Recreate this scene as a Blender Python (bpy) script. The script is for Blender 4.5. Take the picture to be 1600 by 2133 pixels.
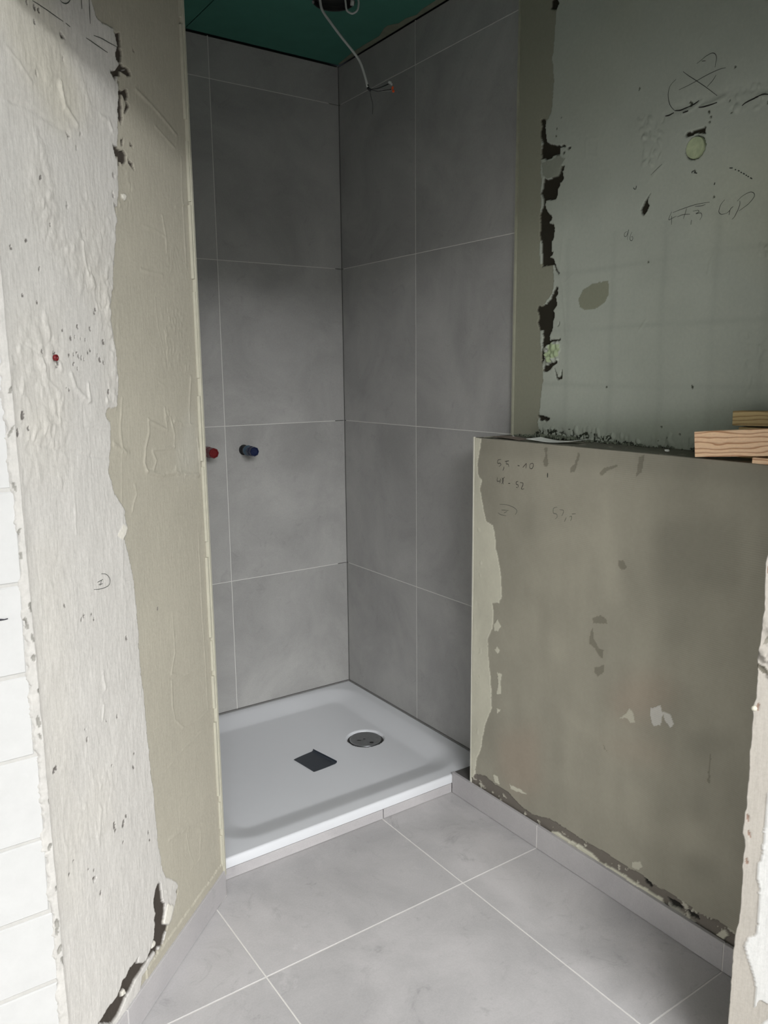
import bpy, bmesh, math, random
import numpy as np
from mathutils import Vector, Matrix, noise as mnoise

for o in list(bpy.data.objects):
    bpy.data.objects.remove(o)
SC = bpy.context.scene
COL = SC.collection

# ---------------------------------------------------------------- camera
cam_data = bpy.data.cameras.new('camera')
cam = bpy.data.objects.new('camera', cam_data)
COL.objects.link(cam)
YAW, PITCH, ROLL = 0.9684, -0.1744, -0.0098
cyw, syw, cp, sp = math.cos(YAW), math.sin(YAW), math.cos(PITCH), math.sin(PITCH)
F = Vector((cyw * cp, syw * cp, sp))
R = Vector((syw, -cyw, 0))
U = R.cross(F)
R2 = R * math.cos(ROLL) + U * math.sin(ROLL)
U2 = U * math.cos(ROLL) - R * math.sin(ROLL)
cam.matrix_world = Matrix(((R2.x, U2.x, -F.x, -1.7397), (R2.y, U2.y, -F.y, -2.8114), (R2.z, U2.z, -F.z, 1.3913), (0, 0, 0, 1)))
cam_data.sensor_fit = 'HORIZONTAL'
cam_data.sensor_width = 36.0
cam_data.lens = 1655.4 / 1600 * 36.0
cam_data.clip_start = 0.05
SC.camera = cam

# ---------------------------------------------------------------- world, daylight through the window, exposure
world = bpy.data.worlds.new('world')
SC.world = world
world.use_nodes = True
world.node_tree.nodes['Background'].inputs[0].default_value = (0.72, 0.82, 0.95, 1)
world.node_tree.nodes['Background'].inputs[1].default_value = 0.25

def area(name, loc, target, sx, sy, power, color):
    d = bpy.data.lights.new(name, 'AREA')
    d.shape = 'RECTANGLE'; d.size = sx; d.size_y = sy; d.energy = power; d.color = color
    o = bpy.data.objects.new(name, d); COL.objects.link(o)
    o.location = loc
    o.rotation_euler = (Vector(target) - Vector(loc)).to_track_quat('-Z', 'Y').to_euler()
    return o
WIN_X, WIN_Z, ZO = (-3.7, -0.7), (2.5, 4.5), 4.7
area('daylight_window', (sum(WIN_X) / 2, -6.10, sum(WIN_Z) / 2), (sum(WIN_X) / 2 - 0.1, -1.6, 0.6),
     WIN_X[1] - WIN_X[0], WIN_Z[1] - WIN_Z[0], 500, (0.985, 0.99, 1.0))
SC.view_settings.view_transform = 'Standard'
SC.view_settings.look = 'None'
SC.view_settings.exposure = 0.0
SC.view_settings.gamma = 1.0
SC.view_settings.use_curve_mapping = False

# ---------------------------------------------------------------- traced data
# traced outlines in metres on each wall (distance along the wall, height above the floor)
D_taupe = [(.3551,2.1301),(.3604,2.0644),(.3466,2.0401),(.3197,2.0398),(.2916,2.0422),(.2808,2.0207),(.2839,1.9683),(.2949,1.8783),(.304,1.8322),(.3117,1.7422),(.3266,1.6771),(.3454,1.5937),(.3551,1.5567),(.3675,1.5105),(.3613,1.4653),(.3549,1.4194),(.3537,1.3726),(.3662,1.3278),(.397,1.3273),(.4087,1.3132),(.3903,1.2991),(.3978,1.2528),(.4125,1.2027),(.4042,1.1874),(.3959,1.1575),(.3647,1.1233),(.3623,1.0982),(.357,1.0822),(.3718,1.0652),(.3629,1.0333),(.349,.9792),(.3452,.9161),(.3417,.7667),(.333,.6206),(.3282,.5395),(.3211,.4206),(.3168,.3474),(.3049,.2799),(.2926,.2499),(.2508,.2091),(.238,.1953),(.2507,.1687),(.2786,.1322),(.2974,.1299),(.3233,.1025),(.3628,.104),(.4226,.0927),(.4351,.0558),(-.259,-.5431),(-.551,2.5342)]
D_gaps = [[(.2919,2.0395),(.2785,2.0395),(.2657,2.0468),(.2623,2.0318),(.2676,2.0169),(.2612,2.0123),(.2623,2.0033),(.2691,1.9906),(.259,1.9879),(.2412,1.9887),(.231,1.9832),(.2337,1.9762),(.2484,1.9731),(.2622,1.9755),(.2728,1.9746),(.274,1.9647),(.2885,1.9582),(.2948,1.9484),(.3119,1.959),(.3128,1.9646),(.2943,1.9666),(.2863,1.9761),(.28,1.986),(.2912,1.9915),(.2916,2.0016),(.2814,2.0163),(.2835,2.0266)],[(.2891,1.9537),(.2789,1.9527),(.2874,1.9396),(.2703,1.938),(.2589,1.9451),(.2479,1.9476),(.2475,1.9363),(.2542,1.9254),(.2442,1.9195),(.2608,1.9004),(.2684,1.8964),(.2585,1.9196),(.271,1.9325),(.2748,1.9016),(.2728,1.889),(.2818,1.8732),(.2878,1.8803),(.2964,1.8944),(.2911,1.9099),(.2828,1.9211),(.2861,1.9365)],[(.3198,1.8282),(.3046,1.8277),(.2912,1.8249),(.2802,1.8285),(.2687,1.8215),(.2721,1.8081),(.2839,1.7982),(.2939,1.803),(.2962,1.8122),(.3107,1.806),(.3148,1.8138)],[(.2659,1.815),(.2464,1.8106),(.2405,1.7982),(.2512,1.8013),(.2649,1.808)],[(.2545,1.8494),(.2402,1.8467),(.2428,1.8406),(.2534,1.8434)],[(.2992,1.8158),(.2941,1.8153),(.2949,1.7948),(.3018,1.7949)],[(.3263,1.7752),(.3183,1.7718),(.3226,1.7647),(.3289,1.7676)],[(.3324,1.7398),(.3251,1.7307),(.329,1.7264),(.3335,1.7308)],[(.3314,1.7206),(.3188,1.7124),(.3231,1.6911),(.3267,1.7038)],[(.2887,1.8449),(.2756,1.8519),(.2792,1.8368),(.2867,1.8331)],[(.2207,2.0381),(.2126,2.0295),(.2198,2.0305)],[(.4649,1.973),(.4505,1.9684),(.4579,1.9642),(.4633,1.9645)],[(.4586,1.9379),(.457,1.9293),(.4613,1.9278)],[(.5423,1.8904),(.5372,1.8826),(.5378,1.878),(.541,1.8813)],[(.4682,1.8099),(.4576,1.8056),(.4652,1.8012)],[(.4419,1.7953),(.4379,1.7931),(.4446,1.7858)],[(.4253,1.823),(.4212,1.8209),(.4278,1.8151)],[(.4808,1.691),(.4771,1.6868),(.4809,1.6797),(.4846,1.683)],[(.3229,.2583),(.3163,.2466),(.3143,.2258),(.3139,.2024),(.3021,.1879),(.3063,.1712),(.3137,.1544),(.3147,.1454),(.2952,.1295),(.303,.1216),(.3147,.1182),(.3259,.0996),(.3447,.1093),(.3526,.0984),(.3608,.1025),(.3617,.1129),(.3789,.1121),(.3996,.1142),(.4121,.1125),(.4244,.1108),(.4446,.1087),(.4608,.1037),(.4841,.1005),(.5002,.0915),(.5081,.0871),(.5373,.0849),(.5837,.1268),(.567,.126),(.5425,.1285),(.5142,.1264),(.4985,.1355),(.4936,.145),(.4788,.1441),(.4627,.1514),(.4397,.149),(.4256,.1516),(.431,.1396),(.4071,.1203),(.3947,.1199),(.3768,.1297),(.36,.1455),(.3527,.1713),(.3553,.1853),(.3476,.1964),(.3534,.2198),(.3496,.2338),(.3388,.2525)],[(.2435,.189),(.2426,.1757),(.2479,.1718),(.251,.1866)],[(.5651,.4311),(.5571,.4298),(.5515,.4229),(.5646,.4216)]]
D_light = [[(.2887,1.7451),(.2802,1.7414),(.2867,1.7319),(.297,1.7344),(.3016,1.7398)],[(.3587,.1385),(.3534,.1283),(.3626,.1234),(.3727,.1288),(.3694,.1383)],[(.4854,.121),(.4814,.1073),(.4977,.1121),(.4945,.123)],[(.2958,.1833),(.2686,.1576),(.2798,.1419),(.2949,.1318),(.3179,.149),(.3074,.1621)],[(.3875,1.0832),(.3735,1.0953),(.357,1.0822),(.3777,1.0615),(.3976,1.0725)]]
D_ridges = [([(.2174,1.959),(.1611,1.9488),(.1013,1.9329),(.0505,1.9172)],.004,.0022),([(.1457,1.909),(.095,1.8956),(.0608,1.8864)],.003,.0018),([(.4759,1.8876),(.4718,1.8673),(.467,1.8517),(.4501,1.8425),(.4342,1.8327)],.006,.005),([(.6111,1.8968),(.5847,1.8838),(.5556,1.8634)],.004,.002),([(.357,1.8692),(.3297,1.8685),(.3184,1.8528)],.004,.003),([(.2208,1.6947),(.1712,1.6932),(.1299,1.6878)],.003,.0016),([(.1358,1.7287),(.1252,1.6905),(.125,1.6552)],.003,.002),([(.241,1.606),(.202,1.6037),(.1502,1.6046)],.003,.0015),([(.073,1.7603),(.0421,1.7702),(.0105,1.7773)],.003,.0018),([(.4412,1.6288),(.4419,1.5993),(.433,1.5749)],.003,.0025),([(.0306,1.8716),(.0366,1.7982),(.0342,1.6303)],.003,.0012),([(.2467,1.2951),(.1676,1.2691)],.003,.0025),([(.2467,1.2951),(.2457,1.2696),(.2632,1.2404),(.2733,1.2057),(.2636,1.1872)],.004,.0022),([(.173,1.3172),(.1654,1.2689)],.0035,.002),([(.1491,1.2947),(.1332,1.2557),(.1385,1.2289)],.003,.002),([(.234,1.2304),(.1941,1.2287),(.1388,1.2267)],.004,.0022),([(.2656,1.1874),(.2009,1.1709),(.1407,1.1698),(.0946,1.1596),(.0255,1.1485)],.005,.003),([(.2364,1.2276),(.2224,1.2052),(.2346,1.1899)],.004,.002),([(.1321,1.285),(.0743,1.2747),(.0123,1.2684)],.003,.002),([(.0399,1.3842),(.0555,1.3118),(.057,1.2759)],.004,.0018),([(.0211,1.2355),(.0165,1.206),(.0119,1.1527)],.004,.002),([(.3936,.9606),(.3512,1.2774)],.002,.0008),([(.194,1.3751),(.1716,1.3665)],.002,.001),([(.0409,1.0089),(.0423,.9007),(.045,.8033),(.0374,.547)],.0025,.0012),([(.1931,.8543),(.1921,.8024),(.1905,.7555),(.2141,.7119)],.003,.0012),([(.2097,.7102),(.1651,.687),(.1162,.6802),(.0518,.6681)],.004,.0014),([(.2138,.6943),(.2158,.6366),(.2064,.597),(.1718,.5632)],.003,.0012),([(.1718,.5632),(.0921,.5456),(.0089,.5478)],.003,.0011),([(.2795,.4968),(.1731,.5087),(.0691,.5096)],.003,.001),([(.2653,.3273),(.2192,.3174),(.1714,.301)],.005,.0018),([(.1846,.2963),(.1775,.2471),(.1574,.1952)],.002,.001),([(.113,.2592),(.1237,.1864),(.1709,.191)],.002,.0012),([(.3431,1.344),(.3583,1.278),(.3547,1.2488),(.3422,1.2331)],.003,.002),([(.3837,1.2563),(.3557,1.2412),(.3328,1.2351)],.005,.003),([(.3169,1.1657),(.3118,1.1448),(.3273,1.127),(.3328,1.1129)],.003,.0018),([(.5283,1.1776),(.53,1.1069)],.003,.0012),([(.4802,.8198),(.4764,.7836)],.004,.002),([(.4853,.7524),(.492,.7254)],.003,.0018),([(.5225,.5488),(.5331,.5039)],.006,.002),([(.5413,.5293),(.5355,.4848)],.004,.0015),([(.1877,1.5528),(.1823,1.4928),(.1596,1.4321)],.002,.0008),([(.647,1.2837),(.4598,1.2404),(.404,1.2299)],.003,-.0015),([(.6258,1.4432),(.579,1.4207),(.5659,1.4209)],.002,-.001),([(.5854,1.4206),(.5773,1.3844),(.5529,1.3677)],.003,.0018),([(.508,1.3922),(.4968,1.3664),(.4623,1.3436)],.005,.003),([(.4584,1.3744),(.4561,1.3434)],.004,.003),([(.5959,1.2916),(.5868,1.3115),(.5676,1.3061),(.574,1.2774)],.003,.0015),([(.4785,1.3354),(.4805,1.2959),(.4054,1.2861)],.0025,-.0012),([(.4669,1.2457),(.4637,1.209)],.0025,-.0012),([(.665,1.2381),(.6675,1.1748),(.671,1.1026)],.004,.0015),([(.6434,1.818),(.5988,1.8212),(.5636,1.8209),(.5017,1.8124),(.461,1.8118)],.006,-.003)]
D_lumps = [([(.5545,1.7978),(.5246,1.7375),(.5099,1.6466),(.3378,1.5583),(.3681,1.5195),(.4665,1.546),(.5055,1.5749),(.5957,1.6696)],90,.012,.003),([(.4277,1.7351),(.3329,1.6671),(.3578,1.4655),(.4067,1.4724),(.4578,1.6139)],80,.011,.003),([(.6418,1.4994),(.5279,1.5077),(.5238,1.3246),(.6501,1.2602),(.6809,1.3781)],70,.013,.0032),([(.1691,1.5342),(.0331,1.5333),(.0492,1.3898),(.162,1.4112)],60,.008,.0016),([(.3825,1.5363),(.3313,1.5406),(.3525,1.3253),(.4085,1.3279)],50,.01,.003),([(.1198,1.6813),(.0147,1.6971),(.0367,1.6086),(.138,1.6181)],25,.008,.0014),([(.6407,1.3306),(.5205,1.35),(.5391,1.2054),(.6691,1.207)],45,.012,.002),([(.6323,1.9),(.4238,1.9922),(.316,1.8724),(.5306,1.7893),(.6439,1.8144)],60,.015,.0018),([(.2817,1.8023),(.2407,1.7659),(.2654,1.715),(.3197,1.7051)],24,.007,.002),([(.1736,1.3119),(.0846,1.291),(.0989,1.2697),(.1766,1.2856)],12,.007,.002),([(.1284,1.217),(.0569,1.21),(.0877,1.1564),(.1454,1.1693)],14,.009,.002),([(.5347,.6463),(.4718,.6138),(.4806,.4716),(.6247,.5408)],30,.01,.0014),([(.6679,1.1264),(.5662,1.1054),(.5994,.3848),(.68,.4434)],70,.013,.0009),([(.2555,.2098),(.2997,.2279),(.3063,.1712),(.2816,.1469)],18,.006,.002)]
D_specks = [(.5543,1.4292,.003),(.5492,1.4269,.004),(.522,1.4688,.003),(.5107,1.4259,.0035),(.4962,1.4279,.003),(.4871,1.4306,.003),(.482,1.4247,.004),(.4734,1.4223,.004),(.4648,1.4198,.003),(.4511,1.4313,.003),(.4429,1.4359,.003),(.4204,1.4275,.003),(.4998,1.4556,.005),(.4879,1.4586,.003),(.4705,1.4567,.003),(.4558,1.4546,.003),(.3978,1.4531,.006),(.4135,1.4187,.005),(.4027,1.4143,.004),(.4782,1.4776,.004),(.4379,1.4754,.004),(.4177,1.5115,.004),(.4217,1.5051,.003),(.5861,1.5112,.003),(.6215,1.5198,.003),(.5853,1.431,.004),(.5431,1.4114,.005),(.5481,1.4047,.003),(.4984,1.4109,.004),(.4878,1.4024,.003),(.5266,1.3688,.002),(.5185,1.3652,.003),(.3931,1.3586,.005),(.6507,1.3272,.008),(.6381,1.3052,.004),(.666,1.3009,.006),(.6689,1.2973,.004),(.5725,1.567,.004),(.6013,1.6089,.004),(.5329,1.9619,.004),(.6409,1.592,.004),(.5529,1.7159,.005),(.5341,1.6449,.003),(.5277,.9483,.004),(.5035,.9437,.003),(.497,.9322,.003),(.5344,.9439,.004),(.5819,.9838,.004),(.5491,.7317,.003),(.5456,.7107,.005),(.4794,.7187,.003),(.4423,.7102,.004),(.3976,.5776,.005),(.3905,.6044,.004),(.4744,.6213,.003),(.449,.4793,.008),(.4814,.4934,.008),(.4368,.4884,.005),(.4794,.4815,.005),(.3551,.4004,.004),(.3512,.3807,.004),(.4539,.439,.004),(.6466,.6995,.006),(.6409,.7012,.005),(.5584,.4451,.004),(.5413,.3846,.005),(.5759,.4588,.003),(.6179,.5023,.003),(.6319,.4852,.003),(.2563,.8812,.004),(.3916,.8583,.005),(.3919,.8563,.003),(.5174,1.986,.004),(.5491,1.9847,.004),(.5298,1.9846,.005),(.5201,1.9842,.004)]
U_taupe = [(.9135,2.5337),(1.1449,2.4467),(1.1433,2.3506),(1.1404,2.2883),(1.1336,2.2311),(1.1429,2.1736),(1.1364,2.1064),(1.1228,2.0825),(1.0975,2.0697),(1.0986,1.9829),(1.1023,1.9282),(1.101,1.8007),(1.1026,1.6944),(1.1512,1.7021),(1.1605,1.6485),(1.1546,1.6093),(1.1144,1.5721),(1.1114,1.4904),(1.1287,1.3795),(1.1258,1.3516),(1.117,1.2671),(1.11,1.2383),(1.1208,1.2103),(1.1039,1.1227),(.9457,1.1091)]
U_gaps = [[(1.09,2.0896),(1.0971,2.0863),(1.1113,2.0828),(1.1151,2.0739),(1.112,2.0619),(1.116,2.0466),(1.1176,2.0351),(1.1169,2.0225),(1.1276,2.0137),(1.1392,2.0111),(1.1554,2.0043),(1.1714,1.9976),(1.1869,1.9996),(1.1927,1.9929),(1.1827,1.9951),(1.1715,1.9944),(1.1699,1.979),(1.1609,1.9778),(1.1517,1.9829),(1.1382,1.9762),(1.1221,1.9732),(1.1102,1.9789),(1.0983,1.9814),(1.0986,2.0072),(1.1017,2.0227),(1.0964,2.04),(1.0934,2.0567),(1.0979,2.0637),(1.0952,2.074)],[(1.1733,1.9482),(1.1868,1.9455),(1.185,1.9348),(1.1807,1.9325),(1.1845,1.9206),(1.1903,1.9148),(1.1861,1.9076),(1.175,1.9034),(1.1731,1.8957),(1.1667,1.8857),(1.1649,1.8716),(1.1562,1.8618),(1.1376,1.8642),(1.1212,1.8662),(1.1193,1.8517),(1.127,1.8341),(1.1439,1.8199),(1.1442,1.81),(1.1374,1.8045),(1.1426,1.7906),(1.1588,1.7915),(1.1571,1.7754),(1.1532,1.7541),(1.101,1.7611),(1.0997,1.8002),(1.101,1.8333),(1.1098,1.855),(1.109,1.8781),(1.1025,1.8924),(1.1106,1.8992),(1.11,1.9172),(1.1144,1.9262),(1.124,1.9195),(1.1448,1.9219),(1.1629,1.9264),(1.1681,1.9382)],[(1.1009,1.8053),(1.1569,1.797),(1.1553,1.7681),(1.1478,1.7457),(1.1472,1.7261),(1.157,1.721),(1.1518,1.7138),(1.1436,1.7088),(1.1578,1.7013),(1.1581,1.6914),(1.1669,1.6767),(1.1755,1.6659),(1.1853,1.659),(1.1785,1.6588),(1.1645,1.6691),(1.1555,1.6868),(1.1333,1.6863),(1.1107,1.6837),(1.1113,1.7067),(1.11,1.7466),(1.1019,1.7755)],[(1.1688,1.6272),(1.1745,1.6207),(1.1751,1.6049),(1.1686,1.5955),(1.1723,1.5713),(1.163,1.5599),(1.1649,1.5458),(1.1616,1.5218),(1.1567,1.5018),(1.1491,1.4798),(1.1409,1.4699),(1.1211,1.4623),(1.1218,1.4829),(1.1185,1.4954),(1.1224,1.5075),(1.1079,1.5103),(1.0999,1.5313),(1.1037,1.5495),(1.0944,1.5665),(1.1027,1.5803),(1.1144,1.5754),(1.1313,1.5802),(1.1477,1.5951)],[(1.1492,1.4778),(1.1909,1.4802),(1.1924,1.4752),(1.1662,1.4731),(1.1411,1.4658),(1.1272,1.4539),(1.1305,1.4414),(1.1297,1.4208),(1.1184,1.4147),(1.1189,1.4417),(1.124,1.4622)],[(1.1263,1.3938),(1.1318,1.4042),(1.1488,1.4081),(1.1822,1.4178),(1.1838,1.4117),(1.1715,1.4057),(1.1632,1.4017),(1.1551,1.3915),(1.1438,1.3895),(1.1324,1.3865)],[(1.1718,1.3976),(1.1782,1.375),(1.1898,1.3648),(1.2008,1.3668),(1.2051,1.3952),(1.201,1.3953),(1.1975,1.379),(1.1895,1.3709),(1.1809,1.3791)],[(1.1833,1.5347),(1.1837,1.5226),(1.1774,1.5079),(1.1797,1.5209)],[(1.2005,1.9912),(1.2136,1.9906),(1.2051,1.9839),(1.2007,1.9864)],[(1.1852,1.9867),(1.1898,1.9826),(1.1879,1.9759),(1.1851,1.9789)],[(1.1074,1.2582),(1.1484,1.257),(1.1619,1.2533),(1.145,1.2442),(1.1177,1.2458)],[(1.1227,2.3839),(1.1438,2.3824),(1.1515,2.3644),(1.1414,2.3536),(1.1235,2.3622)],[(1.4772,1.8224),(1.472,1.8143),(1.4712,1.8031),(1.4759,1.7955),(1.4724,1.7824),(1.4614,1.7727),(1.4538,1.7785),(1.4517,1.7903),(1.4596,1.8051),(1.4704,1.8168)],[(1.564,1.9364),(1.5741,1.9415),(1.5907,1.9407),(1.6246,1.94),(1.623,1.9269),(1.5975,1.9339),(1.5774,1.929)]]
U_specks = [(1.6871,2.0506,.005),(1.43,2.0755,.005),(1.579,2.0034,.007),(1.5793,1.9992,.007),(1.6299,1.9707,.005),(1.6343,1.9603,.004),(1.6313,1.9497,.004),(1.6859,1.9555,.003),(1.6792,1.9833,.003),(1.4796,1.657,.005),(1.3035,1.583,.003),(1.3626,1.3455,.005),(1.6257,1.3481,.006),(1.5438,1.2473,.005),(1.5981,1.231,.004),(1.771,1.9563,.006),(1.2936,1.8334,.003),(1.297,1.8303,.003),(1.1732,2.0725,.003),(1.1564,2.0481,.003),(1.1554,2.0285,.004),(1.5373,1.2115,.003),(1.5625,1.2204,.004),(1.5993,1.8488,.005),(1.6538,1.7825,.004)]
U_ridges = [([(1.5595,1.9874),(1.5812,1.9892),(1.6057,1.9996)],.004,.003),([(1.6064,1.989),(1.6371,1.9893),(1.6632,1.9936)],.005,.003),([(1.5086,1.9948),(1.535,2.001),(1.5612,2.0007),(1.6059,1.9964),(1.6662,2.0008),(1.7678,1.9974)],.012,-.002),([(1.5964,2.1392),(1.6021,2.1455)],.003,.002),([(1.4685,1.8489),(1.4954,1.8717),(1.5151,1.8865)],.003,.001),([(1.4597,1.4881),(1.4736,1.5054),(1.4805,1.5134)],.003,.0018),([(1.6506,1.6116),(1.6551,1.6382),(1.664,1.6534)],.003,.0018),([(1.2648,1.9961),(1.2667,1.9536),(1.3046,1.9455),(1.3041,1.9895),(1.2648,1.9961)],.004,.001),([(1.6476,1.8902),(1.6743,1.8874),(1.6717,1.9237)],.004,.001),([(1.1894,1.7492),(1.1802,1.6596),(1.1944,1.6191),(1.2141,1.4861)],.004,.0008),([(1.1797,1.6727),(1.1993,1.6317),(1.2338,1.6542)],.003,.001)]
U_lumps = [([(1.4312,2.003),(1.5023,1.9855),(1.5126,1.9287),(1.4413,1.9502)],26,.009,.0012),([(1.4561,1.9413),(1.5057,1.9302),(1.5087,1.8801),(1.4518,1.8917)],18,.008,.001),([(1.7237,2.0),(1.7678,1.9974),(1.7723,1.9386),(1.6567,1.968)],16,.009,.0015),([(1.7652,1.6719),(1.7933,1.6681),(1.7956,1.6375),(1.7732,1.6402)],8,.008,.0015),([(1.7394,1.4752),(1.8092,1.4616),(1.8198,1.3244),(1.7624,1.3232)],30,.01,.0012),([(1.1255,1.4734),(1.1889,1.4805),(1.1894,1.42),(1.1428,1.4139)],30,.008,.004),([(1.1045,1.974),(1.1865,1.957),(1.1703,1.9177),(1.1248,1.9239)],10,.012,.002),([(1.1105,1.2241),(1.3129,1.2277),(1.4124,1.2202),(1.8277,1.2227),(1.8306,1.1849),(1.1039,1.1227)],160,.009,.004)]
U_patch = [(1.2582,1.5711),(1.2542,1.5817),(1.2685,1.6087),(1.305,1.6219),(1.3538,1.6235),(1.3595,1.6045),(1.3588,1.5861),(1.3437,1.5662),(1.3148,1.5544),(1.283,1.5514),(1.2603,1.562)]
U_green = [(1.1411,1.4658),(1.1635,1.4691),(1.1859,1.4663),(1.1869,1.44),(1.1763,1.4281),(1.1599,1.4161),(1.1427,1.4205),(1.1336,1.4331),(1.1416,1.4514)]
U_mortar = [[(1.1046,1.9714),(1.1414,1.9701),(1.168,1.9783),(1.1915,1.9634),(1.178,1.95),(1.1683,1.9244),(1.1249,1.9213),(1.1077,1.9362)]]
U_grid_v = [1.214,1.373,1.53,1.671,1.797]
U_grid_h = [1.658,1.5,1.35]
U_plug = [1.5984,1.9015]
U_rub = [(1.1027,1.2194),(1.1878,1.2182),(1.2425,1.2308),(1.2611,1.2154),(1.3306,1.2154),(1.4051,1.2068),(1.4061,1.1875),(1.1025,1.1661)]
U_dirt = [(1.0902,1.2374),(1.4108,1.2521),(1.6403,1.2859),(1.8198,1.3244),(1.8306,1.1849),(1.0938,1.1218)]
H_light = [[(.9698,1.2018),(1.0202,1.1904),(1.0142,1.1612),(1.004,1.1242),(1.0046,1.0834),(1.0245,1.0679),(1.0163,1.0377),(1.0371,.9684),(1.0462,.9447),(1.0761,.9375),(1.0853,.9039),(1.0902,.8696),(1.1014,.8379),(1.1061,.8167),(1.1129,.7901),(1.1185,.7307),(1.1086,.7046),(1.0769,.697),(1.084,.6624),(1.0827,.6241),(1.0618,.5801),(1.0627,.537),(1.0777,.4465),(1.0838,.3589),(1.0626,.3129),(1.0498,.2774),(1.0329,.1974),(1.0173,.1646),(1.0109,.1286),(1.0094,.0693),(.962,.0394),(.9474,1.2005)],[(1.0847,.6322),(1.1034,.6523),(1.1165,.6331),(1.1064,.6152),(1.0894,.6107)],[(1.1032,.5687),(1.1162,.5572),(1.1059,.5435),(1.0907,.5513)],[(1.105,.4848),(1.1263,.4839),(1.1185,.4583),(1.1236,.4213),(1.1023,.4141),(1.1101,.4478)],[(1.1061,.3694),(1.1236,.3693),(1.1064,.3536)],[(1.0931,.1436),(1.1154,.1468),(1.1204,.1227),(1.1027,.1181)],[(1.1679,.144),(1.206,.1452),(1.2473,.1451),(1.2229,.137),(1.1726,.13)],[(1.3369,.0696),(1.3668,.0848),(1.3967,.0817),(1.4542,.0875),(1.4961,.0831),(1.5236,.0745),(1.576,.0802),(1.6267,.0802),(1.6932,.0795),(1.7222,.0801),(1.7289,.065),(1.6884,.0601),(1.6274,.0665),(1.5572,.0668),(1.4899,.068),(1.4192,.0662),(1.3524,.0651)],[(1.5955,.5447),(1.6081,.5335),(1.6122,.514),(1.6005,.507),(1.5849,.5144),(1.5669,.5051),(1.5843,.5248)],[(1.659,.5675),(1.6863,.5848),(1.6931,.5645),(1.6894,.5327),(1.6672,.5243),(1.6573,.5463)],[(1.6928,.5695),(1.7147,.5724),(1.7242,.5509),(1.7168,.5381),(1.6994,.5517)],[(1.624,.1292),(1.6536,.1453),(1.6573,.1335),(1.6431,.1174),(1.6279,.1145)],[(1.8893,.103),(1.9002,.0895),(1.8888,.0746),(1.8688,.072)],[(1.7394,.0795),(1.7617,.0821),(1.795,.0756),(1.8167,.0731),(1.8014,.061),(1.7403,.0638)]]
H_dark = [[(1.0103,.1074),(1.057,.1211),(1.1028,.1115),(1.1295,.1137),(1.1601,.1113),(1.199,.097),(1.2326,.0905),(1.2653,.0873),(1.3047,.1002),(1.3355,.1091),(1.3956,.1085),(1.4534,.105),(1.4881,.1082),(1.522,.1086),(1.5746,.108),(1.6252,.1074),(1.6556,.1105),(1.6859,.1028),(1.7151,.1032),(1.7432,.1087),(1.7875,.1082),(1.8252,.1046),(1.8711,.1121),(1.9205,.1126),(1.9315,.0945),(1.9364,.027),(1.8059,-.0082),(1.2842,.0016),(.9734,-.0197),(.9723,.0632)]]
H_black = [[(1.6619,.1057),(1.6858,.1054),(1.6867,.0895),(1.6688,.0902)],[(1.7329,.0919),(1.772,.0936),(1.7782,.084),(1.7509,.0756)],[(1.7885,.0929),(1.8208,.0914),(1.8265,.0845),(1.8002,.0788)],[(1.412,.0654),(1.4263,.0699),(1.423,.0633)]]
H_stain = [[(1.3746,1.1419),(1.3868,1.1487),(1.3978,1.1799),(1.4064,1.1786),(1.3954,1.1495),(1.3877,1.1279),(1.3729,1.1236),(1.3712,1.134)],[(1.2772,1.1844),(1.2878,1.1851),(1.2887,1.1617),(1.292,1.1423),(1.2871,1.132),(1.2776,1.1331),(1.2757,1.1507),(1.2819,1.1651)],[(1.4699,1.1346),(1.485,1.146),(1.527,1.1606),(1.5243,1.1545),(1.4946,1.1395),(1.4797,1.1266),(1.4722,1.1273)],[(1.4654,.7496),(1.4908,.764),(1.5103,.7558),(1.5139,.7463),(1.4919,.7405),(1.4693,.7372)],[(1.4607,.7082),(1.4665,.7258),(1.4712,.6949),(1.4885,.6757),(1.5049,.6698),(1.5028,.6478),(1.4928,.6529),(1.4791,.6676),(1.4589,.6753)],[(1.4769,.6156),(1.4943,.621),(1.5111,.6343),(1.5077,.6118),(1.4924,.5923),(1.4787,.6053)],[(1.5394,.919),(1.5573,.9225),(1.5672,.9044),(1.5527,.8965),(1.5389,.9038)],[(1.5898,1.1841),(1.6035,1.1899),(1.5975,1.1471),(1.581,1.1359)],[(1.5174,.4125),(1.5277,.4001),(1.5343,.3973),(1.5212,.4002)],[(1.8231,.516),(1.8264,.5125),(1.8283,.4402),(1.8234,.438)]]
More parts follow.
